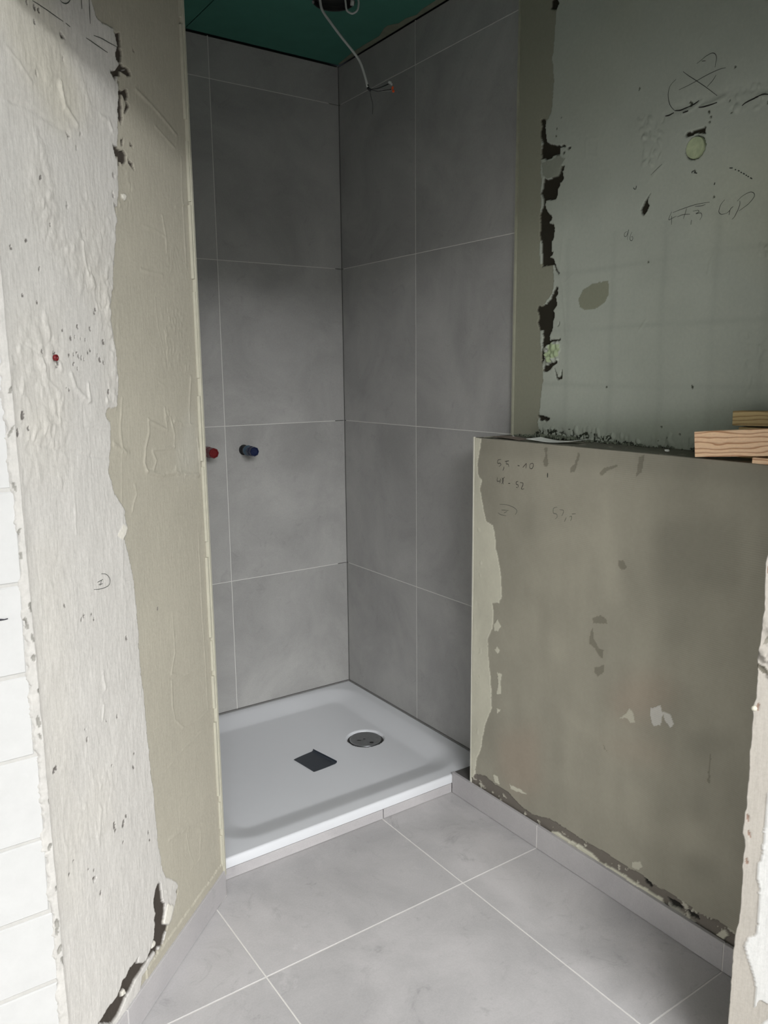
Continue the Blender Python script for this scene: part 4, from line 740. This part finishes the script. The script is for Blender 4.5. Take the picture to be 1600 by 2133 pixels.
V_, F_ = lathe_vf([(-0.004, 0.0), (-0.004, 0.003), (0, 0.0052), (0.004, 0.0045), (0.006, 0.002), (0.0062, 0)], JC + Vector((0.0005, 0.0005, 0.797)), (-0.8, 0.1, 0), 12)
mesh_obj('plaster_drip', V_, F_, M['bead'], jamb, smooth=True)
JB = JC + JE * 0.17
V = [(JC.x + 0.08, JC.y - 0.002, 0), (0.15, JC.y - 0.002, 0), (0.15, JC.y - 0.60, 0), (JB.x, JB.y, 0), (JB.x + 0.07, JB.y + 0.02, 0)]
n_ = len(V); V = V + [(a, b, ZC) for a, b, c in V]
mesh_obj('wall_core', V, [tuple(reversed(range(n_))), tuple(range(n_, 2 * n_))] + [(i, (i + 1) % n_, n_ + (i + 1) % n_, n_ + i) for i in range(n_)], M['raw_block'], jamb)

# lintel over the doorway, between the two wall ends
LZ = 1.995
a = LC + Vector((-0.02, 0.0, 0)); b = JC
V = [(a.x, a.y, LZ), (b.x, b.y, LZ), (b.x + 0.08, b.y + 0.06, LZ), (a.x + 0.10, a.y + 0.06, LZ)]
V = V + [(x, y, ZC - 0.002) for x, y, z in V]
mesh_obj('trim_1', V, [(3, 2, 1, 0), (4, 5, 6, 7), (0, 1, 5, 4), (1, 2, 6, 5), (2, 3, 7, 6), (3, 0, 4, 7)], M['plain_wall'], kind='structure')

# ---------------------------------------------------------------- skirting tiles
bl = empty('baseboard_left', (0, 0, 0), kind='structure')
def dpt(s_, off, z): p = Vector((DX, DY, 0)) - DD * s_ + DN * off; return (p.x, p.y, z)
for s0, s1 in ((0.0, 0.4885), (0.4915, 0.672)):
    slab('skirting_tile', [dpt(s1, 0.0, 0.001), dpt(s0, 0.0, 0.001), dpt(s0, 0.0, 0.0745), dpt(s1, 0.0, 0.0745)], DN, 0.009, M['tile_skirt'], bl)
V = [dpt(0.4912, -0.0008, 0.001), dpt(0.4888, -0.0008, 0.001), dpt(0.4888, -0.0008, 0.074), dpt(0.4912, -0.0008, 0.074)]
slab('grout_line', V, DN, 0.006, M['grout'], bl, 0.0002)
br = empty('baseboard_right', (0, 0, 0), kind='structure')
for y0, y1 in ((-1.2962, -0.906), (-1.8968, -1.2986), (-2.085, -1.8992)):
    slab('skirting_tile', [(-0.164, y1, 0.001), (-0.164, y0, 0.001), (-0.164, y0, 0.0734), (-0.164, y1, 0.0734)], (-1, 0, 0), 0.0095, M['tile_skirt'], br)
for y in (-1.2974, -1.8980):
    slab('grout_line', [(-0.1634, y + 0.0012, 0.001), (-0.1634, y - 0.0012, 0.001), (-0.1634, y - 0.0012, 0.073), (-0.1634, y + 0.0012, 0.073)], (-1, 0, 0), 0.006, M['grout'], br, 0.0002)
box('sill_piece', -0.1545, -0.0, -0.987, -0.9065, 0.001, 0.0715, M['tile_edge'], br, label='dark cut sill tile beside the tray')
bs = empty('baseboard_step', (0, 0, 0), kind='structure')
for x0, x1 in ((-0.998, -0.4435), (-0.4405, -0.1645)):
    slab('skirting_tile', [(x0, -0.905, 0.001), (x1, -0.905, 0.001), (x1, -0.905, 0.0325), (x0, -0.905, 0.0325)], (0, -1, 0), 0.009, M['tile_skirt'], bs)

# ---------------------------------------------------------------- ceiling: green plasterboards
ceil = box('ceiling', -1.9, 0.15, -2.35, 0.15, ZC + 0.0126, ZC + 0.15, M['black'], kind='structure')
def board(x0, x1, y0, y1, hole=None):
    bm = bmesh.new()
    P = [bm.verts.new((x, y, ZC)) for x, y in ((x0, y0), (x1, y0), (x1, y1), (x0, y1))]
    ed = [bm.edges.new((P[i], P[(i + 1) % 4])) for i in range(4)]
    if hole:
        hx, hy, hr = hole; Q = [bm.verts.new((hx + hr * math.cos(t * math.pi / 24), hy + hr * math.sin(t * math.pi / 24), ZC)) for t in range(48)]
        ed += [bm.edges.new((Q[i], Q[(i + 1) % 48])) for i in range(48)]
    bmesh.ops.triangle_fill(bm, use_beauty=True, use_dissolve=False, edges=ed)
    r = bmesh.ops.extrude_face_region(bm, geom=list(bm.faces))
    for v in r['geom']:
        if isinstance(v, bmesh.types.BMVert): v.co.z += 0.0125
    bmesh.ops.recalc_face_normals(bm, faces=bm.faces)
    me = bpy.data.meshes.new('plasterboard'); bm.to_mesh(me); bm.free(); me.materials.append(M['green_board'])
    return link(bpy.data.objects.new('plasterboard', me), ceil)
HX, HY, HR = -0.289, -0.449, 0.0622
board(-0.6105, 0.0, -1.30, -0.0035, (HX, HY, HR))
board(-1.81, -0.6135, -1.30, -0.0035)
board(-1.2, 0.0, -2.33, -1.303); board(-1.9, -1.203, -2.33, -1.303)
fp = [(-0.009, -0.015), (-0.024, -0.143), (-0.025, -0.21), (-0.023, -0.315), (-0.045, -0.376), (-0.047, -0.399), (-0.026, -0.434), (-0.028, -0.477), (-0.014, -0.52), (-0.024, -0.564), (-0.025, -0.629), (-0.03, -0.672), (-0.012, -0.801), (-0.02, -0.95)]
P = [(x, y, ZC - 0.0012) for x, y in fp] + [(-0.0005, -0.95, ZC - 0.0012), (-0.0005, -0.015, ZC - 0.0012)]
bm = bmesh.new(); vs_ = [bm.verts.new(p) for p in P]; f_ = bm.faces.new(vs_)
r = bmesh.ops.extrude_face_region(bm, geom=[f_])
for v in r['geom']:
    if isinstance(v, bmesh.types.BMVert): v.co.z += 0.0011
bmesh.ops.triangulate(bm, faces=bm.faces); bmesh.ops.recalc_face_normals(bm, faces=bm.faces)
me = bpy.data.meshes.new('filler_smear'); bm.to_mesh(me); bm.free(); me.materials.append(M['filler']); link(bpy.data.objects.new('filler_smear', me), ceil)

# ---------------------------------------------------------------- the larger room behind the camera (its window lights everything)
outer = box('wall_window', -3.9, 1.1, -6.35, -6.2, 0.0, WIN_Z[0], M['plain_wall'], kind='structure')
box('wall_pier', -3.9, WIN_X[0], -6.35, -6.2, WIN_Z[0], ZO, M['plain_wall'], outer)
box('wall_pier', WIN_X[1], 1.1, -6.35, -6.2, WIN_Z[0], ZO, M['plain_wall'], outer)
box('wall_pier', WIN_X[0], WIN_X[1], -6.35, -6.2, WIN_Z[1], ZO, M['plain_wall'], outer)
box('wall_west', -4.0, -3.9, -6.35, LC.y + 0.06, 0, ZO, M['plain_wall'], kind='structure')
box('wall_east', 0.45, 0.55, -6.2, -2.4, 0, ZO, M['plain_wall'], kind='structure')
box('wall_north', -3.9, LC.x - 1.88, LC.y + 0.012, LC.y + 0.07, 0, ZC, M['plain_wall'], kind='structure')
box('wall_corner', 0.15, 0.45, -3.1, -2.2, 0, ZC, M['plain_wall'], kind='structure')
box('shade_slab', -3.9, 0.45, -3.75, -2.36, 2.50, 2.70, M['plain_ceiling'], kind='structure')  # unseen overhead slab, added to keep steep window light off the upper walls
box('ceiling_strip', -3.9, 0.45, -2.36, -1.45, 2.70, 2.72, M['plain_ceiling'], kind='structure')
# gable above the doorway walls, up to the high ceiling of the outer room
box('wall_gable', -3.9, LC.x + 0.05, LC.y - 0.02, LC.y + 0.06, ZC + 0.16, ZO, M['plain_wall'], kind='structure')
V = [(LC.x, LC.y, ZC + 0.002), (0.45, LC.y - (0.45 - LC.x), ZC + 0.002), (0.45, LC.y - (0.45 - LC.x) + 0.12, ZC + 0.002), (LC.x, LC.y + 0.12, ZC + 0.002)]
V = V + [(x, y, ZO) for x, y, z in V]
mesh_obj('wall_over_door', V, [(3, 2, 1, 0), (4, 5, 6, 7), (0, 1, 5, 4), (1, 2, 6, 5), (2, 3, 7, 6), (3, 0, 4, 7)], M['plain_wall'], kind='structure')
box('ceiling_outer', -4.0, 0.55, -6.35, LC.y + 0.1, ZO + 0.001, ZO + 0.12, M['plain_ceiling'], kind='structure')

# ================================================================ THINGS
# ---------------------------------------------------------------- shower tray
tray = empty('shower_tray', (-0.5, -0.45, 0.0), label='white square shower tray with a sunken basin between the grey tiled walls', cat='shower tray')
X0, X1, Y0, Y1 = -0.996, -0.004, -0.905, -0.004
st = 0.004
xs = np.linspace(X0, X1, 249); ys = np.linspace(Y0, Y1, 226)
XX, YY = np.meshgrid(xs, ys)
def sdrr(x, y, x0, x1, y0, y1, r):
    cx_, cy_, hx, hy = (x0 + x1) / 2, (y0 + y1) / 2, (x1 - x0) / 2, (y1 - y0) / 2
    qx = np.abs(x - cx_) - hx + r; qy = np.abs(y - cy_) - hy + r
    return np.hypot(np.maximum(qx, 0), np.maximum(qy, 0)) + np.minimum(np.maximum(qx, qy), 0) - r
d_in = -sdrr(XX, YY, X0 + 0.04, X1 - 0.040, Y0 + 0.050, Y1 - 0.022, 0.13)
t = np.clip(d_in / 0.090, 0, 1); sm_ = np.clip(0.8 * t + 0.2 * t * t * (3 - 2 * t), 0, 1)
for _ in range(2):
    sm_ = (sm_ + np.roll(sm_, 2, 0) + np.roll(sm_, -2, 0) + np.roll(sm_, 2, 1) + np.roll(sm_, -2, 1)) / 5
DRX, DRY = -0.222, -0.466
rr = np.hypot(XX - DRX, YY - DRY)
ZZ = ZT - 0.021 * sm_ - 0.005 * np.clip(t, 0, 1) * np.clip(1 - rr / 0.75, 0, 1)
ef = np.minimum.reduce([YY - Y0, XX - X0 + 9, X1 - XX + 9]); e = np.clip(1 - ef / 0.005, 0, 1); ZZ -= 0.005 * (1 - np.sqrt(np.maximum(0, 1 - e * e)))
tz = float(ZZ[(np.abs(ys - DRY)).argmin(), (np.abs(xs - DRX - 0.09)).argmin()])
ring_ = np.clip((0.0700 - rr) / 0.007, 0, 1); ZZ = ZZ - 0.020 * ring_ ** 0.7
V = np.stack([XX, YY, ZZ], -1).reshape(-1, 3); ny_, nx_ = XX.shape; idx = np.arange(ny_ * nx_).reshape(ny_, nx_)
q = np.stack([idx[:-1, :-1], idx[:-1, 1:], idx[1:, 1:], idx[1:, :-1]], -1).reshape(-1, 4)
ring = np.concatenate([idx[0, :], idx[1:, -1], idx[-1, -2::-1], idx[-2:0:-1, 0]])
B = V[ring].copy(); B[:, 2] = 0.0345; k = len(ring); bi = np.arange(k) + len(V); nr = np.roll(np.arange(k), -1)
q = np.concatenate([q, np.stack([ring, bi, bi[nr], ring[nr]], -1)])
mesh_obj('tray_body', np.concatenate([V, B]) , [tuple(map(int, f)) for f in q], M['tray'], tray, smooth=True)
box('tray_support', X0 + 0.02, X1 - 0.02, Y0 + 0.02, Y1 - 0.02, 0.001, 0.028, M['adhesive'], tray)

cz = tz - 0.004
drain = empty('drain_cover', Vector((DRX, DRY, cz)) - parent_loc(tray), parent=tray, label='round dull metal drain cover')
V_, F_ = lathe_vf([(-0.012, 0.052), (-0.003, 0.0595), (-0.001, 0.060), (0.0004, 0.0592), (0.0006, 0.056), (0.0, 0.040), (0.0, 0.0)], (DRX, DRY, cz), (0, 0, 1), 48)
mesh_obj('cover_plate', V_, F_, M['chrome'], drain, smooth=True)
V_, F_ = lathe_vf([(-0.013, 0.0), (-0.013, 0.0625)], (DRX, DRY, cz), (0, 0, 1), 40)
mesh_obj('drain_throat', V_, F_, M['black'], drain)
for dx, dy, rx, ry in ((-0.026, 0.004, 0.0085, 0.0025), (-0.004, 0.0015, 0.005, 0.0025), (0.003, -0.038, 0.008, 0.006)):
    V_ = [(DRX + dx + rx * math.cos(a_ * math.pi / 6) * 0.83 + ry * math.sin(a_ * math.pi / 6) * 0.55, DRY + dy - rx * math.cos(a_ * math.pi / 6) * 0.55 + ry * math.sin(a_ * math.pi / 6) * 0.83, cz + 0.0009) for a_ in range(12)]
    mesh_obj('dark_spot', V_, [tuple(range(12))], M['wire_black'], drain)

# dark rectangular film lying in the tray, its inner long edge curled up
A_, B2, C2, D2 = Vector((-0.5235, -0.463, 0)), Vector((-0.424, -0.443, 0)), Vector((-0.402, -0.574, 0)), Vector((-0.5085, -0.581, 0))
fz = float(ZZ[(np.abs(ys + 0.51)).argmin(), (np.abs(xs + 0.46)).argmin()]) + 0.0012
V = []; Fc = []; nA, nB = 12, 10
for lay in (0, 1):
    for i in range(nA + 1):
        s_ = i / nA
        for j in range(nB + 1):
            t_ = j / nB
            p = (A_.lerp(B2, s_)).lerp(D2.lerp(C2, s_), t_)
            curl = max(0, (s_ - 0.84) / 0.16)
            V.append((p.x - 0.010 * curl ** 2, p.y, fz + 0.007 * curl ** 1.5 + (0.0014 if lay else 0) + 0.0006 * math.sin(5 * s_ + 3 * t_)))
N_ = (nA + 1) * (nB + 1)
for i in range(nA):
    for j in range(nB):
        a_ = i * (nB + 1) + j; Fc.append((a_, a_ + 1, a_ + nB + 2, a_ + nB + 1)); Fc.append((N_ + a_, N_ + a_ + nB + 1, N_ + a_ + nB + 2, N_ + a_ + 1))
for i in range(nA):
    a_ = i * (nB + 1); Fc.append((a_, a_ + nB + 1, N_ + a_ + nB + 1, N_ + a_)); a_ += nB; Fc.append((a_, N_ + a_, N_ + a_ + nB + 1, a_ + nB + 1))
for j in range(nB):
    a_ = j; Fc.append((a_, N_ + a_, N_ + a_ + 1, a_ + 1)); a_ += nA * (nB + 1); Fc.append((a_, a_ + 1, N_ + a_ + 1, N_ + a_))
mesh_obj('plastic_sheet', V, Fc, M['dark_plastic'], None, smooth=False, label='small dark rectangular plastic sheet lying in the white tray', cat='plastic sheet')

# ---------------------------------------------------------------- capped pipe stubs on the back wall
def hexcap(o, y0, y1, r, m, name, cx_, cz_, seg=10, rim=True):
    prof = [(0, 0.0), (0, r * 0.93), (0.004, r), ((y1 - y0) * 0.45, r), ((y1 - y0) * 0.5, r * 0.93), ((y1 - y0) - 0.002, r * 0.93), ((y1 - y0), r * 0.84), ((y1 - y0), r * 0.70), ((y1 - y0) - 0.003, r * 0.62), ((y1 - y0) - 0.003, 0)]
    V_, F_ = lathe_vf(prof, (cx_, -y0, cz_), (0, -1, 0), seg)
    return mesh_obj(name, V_, F_, m, o)
for cx_, cz_, col, lab in ((-0.4565, 1.1025, 'blue', 'blue capped water pipe stub sticking out of the back wall tile'), (-0.6175, 1.107, 'red', 'red capped water pipe stub half hidden by the left wall edge')):
    o = empty('pipe_stub', (cx_, 0, cz_), label=lab, cat='pipe stub')
    V_, F_ = lathe_vf([(-0.008, 0.020), (0.0006, 0.020), (0.0006, 0.0)], (cx_, 0.0, cz_), (0, -1, 0), 20)
    mesh_obj('wall_hole', V_, F_, M['black'], o)
    V_, F_ = lathe_vf([(0.0, 0.0145), (0.040, 0.0145)], (cx_, 0.0, cz_), (0, -1, 0), 16)
    mesh_obj('pipe_thread', V_, F_, M['wire_black'], o, smooth=True)
    if col == 'blue':
        hexcap(o, 0.030, 0.066, 0.0200, M['blue_pale'], 'collar', cx_, cz_)
        hexcap(o, 0.058, 0.098, 0.0195, M['blue'], 'cap', cx_, cz_, 8)
    else:
        hexcap(o, 0.030, 0.098, 0.0205, M['red'], 'cap', cx_, cz_, 8)

# ---------------------------------------------------------------- recessed black housing in the ceiling and the cables
hs = empty('light_housing', (HX, HY, ZC), label='black round light housing recessed in the green ceiling above the shower', cat='light housing')
V_, F_ = lathe_vf([(0.0, 0.0616), (-0.006 + 0.05, 0.060), (0.048, 0.0), ], (HX, HY, ZC - 0.001), (0, 0, 1), 40)
mesh_obj('housing_cup', V_, F_, M['black'], hs, smooth=True)
V_, F_ = lathe_vf([(0.001, 0.0612), (-0.0012, 0.0612), (-0.0016, 0.0655), (0.0, 0.0675)], (HX, HY, ZC - 0.0004), (0, 0, 1), 40)
mesh_obj('housing_rim', V_, F_, M['black'], hs, smooth=True)
for a_ in (2.65, 5.3): 
    V_, F_ = lathe_vf([(0, 0.0), (0, 0.004), (0.006, 0.003), (0.006, 0)], (HX + 0.066 * math.cos(a_), HY + 0.066 * math.sin(a_), ZC - 0.001), (0, 0, -1), 10)
    mesh_obj('screw', V_, F_, M['wire_grey'], hs)
cb = empty('hanging_cable', (-0.325, -0.442, ZC), label='long grey electric cable hanging from the black ceiling opening with bare ends', cat='cable')
path = [(-0.335, -0.436, 2.585), (-0.333, -0.437, 2.55), (-0.327, -0.441, 2.52), (-0.305, -0.456, 2.483), (-0.278, -0.475, 2.441), (-0.256, -0.49, 2.41), (-0.234, -0.506, 2.374), (-0.222, -0.514, 2.339), (-0.2115, -0.521, 2.293)]
V_, F_ = tube_vf(spline(path, 5), 0.0042, 10); mesh_obj('sheath', V_, F_, M['cable'], cb, smooth=True)
V_, F_ = tube_vf([(-0.2125, -0.5205, 2.300), (-0.2105, -0.5215, 2.290), (-0.206, -0.5245, 2.2855), (-0.203, -0.5265, 2.286)], 0.0042, 8); mesh_obj('tape_wrap', V_, F_, M['wire_black'], cb, smooth=True)
E0 = (-0.207, -0.524, 2.287)
V_, F_ = tube_vf(spline([E0, (-0.190, -0.537, 2.288), (-0.172, -0.549, 2.295), (-0.157, -0.559, 2.302)], 4), 0.0017, 6); mesh_obj('wire', V_, F_, M['wire_black'], cb, smooth=True)
for k, (dz, dm) in enumerate(((0.000, -0.004), (-0.004, -0.001), (0.004, 0.001))):
    V_, F_ = tube_vf(spline([E0, (-0.185, -0.540, 2.285 + dm), (-0.165, -0.554, 2.284 + dz), (-0.149, -0.564, 2.287 + dz)], 4), 0.0011, 6); mesh_obj('wire', V_, F_, M['wire_grey'] if k else M['wire_black'], cb, smooth=True)
V_, F_ = tube_vf(spline([E0, (-0.203, -0.527, 2.262), (-0.199, -0.530, 2.240), (-0.200, -0.529, 2.212)], 4), 0.0007, 5); mesh_obj('wire', V_, F_, M['wire_black'], cb, smooth=True)
def connector(c, s, m, name):
    bm = bmesh.new(); bmesh.ops.create_cube(bm, size=1.0)
    bmesh.ops.scale(bm, vec=s, verts=bm.verts); bmesh.ops.bevel(bm, geom=list(bm.edges), offset=min(s) * 0.2, segments=1, affect='EDGES')
    bmesh.ops.rotate(bm, matrix=Matrix.Rotation(-0.6, 3, 'Z') @ Matrix.Rotation(0.3, 3, 'Y'), verts=bm.verts)
    bmesh.ops.translate(bm, vec=Vector(c) - parent_loc(cb), verts=bm.verts)
    me = bpy.data.meshes.new(name); bm.to_mesh(me); bm.free(); me.materials.append(m); link(bpy.data.objects.new(name, me), cb)
connector((-0.153, -0.561, 2.307), (0.011, 0.006, 0.007), M['cable'], 'terminal')
connector((-0.148, -0.563, 2.302), (0.006, 0.005, 0.007), M['cable'], 'terminal')
connector((-0.146, -0.566, 2.290), (0.006, 0.008, 0.009), M['orange'], 'terminal'); connector((-0.144, -0.5675, 2.281), (0.007, 0.008, 0.007), M['orange'], 'terminal')
c2 = empty('looped_cable', (-0.25, -0.49, ZC), label='short grey looped cable beside the rim of the black ceiling opening', cat='cable')
V_, F_ = tube_vf(spline([(-0.270, -0.480, 2.58), (-0.267, -0.483, 2.545), (-0.264, -0.484, 2.522), (-0.256, -0.490, 2.513), (-0.247, -0.496, 2.511), (-0.236, -0.504, 2.521), (-0.232, -0.505, 2.545), (-0.238, -0.498, 2.566)], 5), 0.0032, 8)
mesh_obj('sheath', V_, F_, M['cable'], c2, smooth=True)
V_, F_ = lathe_vf([(0, 0.002), (0, 0.006), (0.014, 0.0065), (0.016, 0.003), (0.016, 0)], (-0.250, -0.494, 2.534), (0.1, -0.1, 1), 10)
mesh_obj('terminal', V_, F_, M['cable'], c2, smooth=True)

# ---------------------------------------------------------------- pine boards on the ledge
def timber(name, y0, L, x0, x1, z0, h, pitch, m, label):
    bm = bmesh.new(); bmesh.ops.create_cube(bm, size=1.0)
    bmesh.ops.scale(bm, vec=(x1 - x0, L, h), verts=bm.verts); bmesh.ops.bevel(bm, geom=list(bm.edges), offset=0.0012, segments=1, affect='EDGES')
    bmesh.ops.translate(bm, vec=(0, -L / 2, h / 2), verts=bm.verts)
    me = bpy.data.meshes.new(name); bm.to_mesh(me); bm.free(); me.materials.append(m)
    o = bpy.data.objects.new(name, me); o.location = ((x0 + x1) / 2, y0, z0); o.rotation_euler = (-pitch, 0, 0)
    return link(o, label=label, cat='timber')
timber('timber_board', -1.748, 0.33, -0.165, -0.126, ZL + 0.0035, 0.0565, 0.092, M['pine'], 'long pale pine board with wavy grain, end resting on the ledge')
timber('timber_board', -1.884, 0.195, -0.166, -0.128, ZL + 0.0015, 0.0125, 0.0, M['pine'], 'thin pine batten under the front board on the ledge')
timber('timber_board', -1.7815, 0.30, -0.082, -0.046, 1.2655, 0.0325, 0.022, M['pine_dull'], 'duller pine board behind and above the front board')
timber('timber_board', -1.800, 0.28, -0.086, -0.050, ZL + 0.0015, 0.068, 0.0, M['pine_dull'], 'pine board lying mostly hidden beneath the duller rear board')
for o in [o for o in COL.objects if o.name.startswith('timber_board')]: o['group'] = 'pine boards on the half wall ledge'

# ---------------------------------------------------------------- debris on the ledge
def sheet(name, pts, m, label, cat, th=0.0006):
    """pts: list of (left xyz, right xyz) cross sections"""
    V = []; Fc = []; n = len(pts)
    for lay in (0, 1):
        for a_, b_ in pts:
            for p in (a_, b_): V.append((p[0], p[1], p[2] - (th if lay == 0 else 0)))
    for i in range(n - 1):
        o_ = 2 * i; Fc += [(o_, o_ + 1, o_ + 3, o_ + 2), (2 * n + o_, 2 * n + o_ + 2, 2 * n + o_ + 3, 2 * n + o_ + 1), (o_, o_ + 2, 2 * n + o_ + 2, 2 * n + o_), (o_ + 1, 2 * n + o_ + 1, 2 * n + o_ + 3, o_ + 3)]
    Fc += [(0, 2 * n, 2 * n + 1, 1), (2 * n - 2, 2 * n - 1, 4 * n - 1, 4 * n - 2)]
    return mesh_obj(name, V, Fc, m, None, label=label, cat=cat)
secs = []
for i in range(13):
    t_ = i / 12; y = -1.20 - 0.155 * t_; x = -0.125 + 0.03 * t_; lift = 0.0035 + 0.007 * (2 * abs(t_ - 0.45)) ** 2
    secs.append(((x - 0.020 + 0.004 * math.sin(9 * t_), y, ZL + lift), (x + 0.028 + 0.006 * math.sin(7 * t_ + 1), y - 0.004, ZL + lift + 0.002)))
sheet('paper_strip', secs, M['paper'], 'torn white paper strip curling up on the half wall ledge', 'paper strip')
secs = []
for i in range(8):
    t_ = i / 7; y = -1.045 - 0.12 * t_; secs.append(((-0.138, y, ZL + 0.004 + 0.002 * math.sin(4 * t_)), (-0.10, y - 0.003, ZL + 0.006 + 0.002 * math.sin(5 * t_))))
sheet('cardboard_scrap', secs, simple('card', lin(120, 108, 98), 0.9), 'thin brown-grey scrap lying at the left end of the ledge', 'scrap')
def chip(name, c, r, m, seed, **kw):
    bm = bmesh.new(); bmesh.ops.create_icosphere(bm, subdivisions=1, radius=r)
    rr_ = random.Random(seed)
    for v in bm.verts: v.co *= rr_.uniform(0.65, 1.1); v.co.z *= 0.6
    bmesh.ops.translate(bm, vec=c, verts=bm.verts)
    me = bpy.data.meshes.new(name); bm.to_mesh(me); bm.free(); me.materials.append(m)
    return link(bpy.data.objects.new(name, me), **kw)
chip('plaster_chip', (-0.098, -1.628, ZL + 0.0052), 0.007, M['paper'], 5, label='white plaster chip alone on the ledge left of the pine boards', cat='plaster chip')
chip('plaster_chip', (-0.085, -1.085, ZL + 0.0045), 0.006, M['paper'], 6, label='white plaster chip at the left end of the ledge beside the tiles', cat='plaster chip')
bm = bmesh.new(); rr_ = random.Random(12)
for k in range(230):
    yy = rr_.choice([rr_.gauss(-1.20, 0.06), rr_.uniform(-1.78, -1.03)]); xx = -0.013 - abs(rr_.gauss(0, 0.014)) - 0.003; r_ = rr_.uniform(0.0018, 0.0055)
    g_ = bmesh.ops.create_icosphere(bm, subdivisions=1, radius=r_)
    for v in g_['verts']:
        v.co *= rr_.uniform(0.6, 1.15); v.co += Vector((min(xx, -0.016), min(yy, -1.02), ZL + 0.0015 + r_ * 0.5 + (rr_.uniform(0, 0.012) if abs(yy + 1.2) < 0.08 else 0) * 0.6))
me = bpy.data.meshes.new('plaster_rubble'); bm.to_mesh(me); bm.free(); me.materials.append(M['rubble'])
link(bpy.data.objects.new('plaster_rubble', me), label='dark crumbs of plaster rubble along the back of the ledge', cat='rubble', kind='stuff')
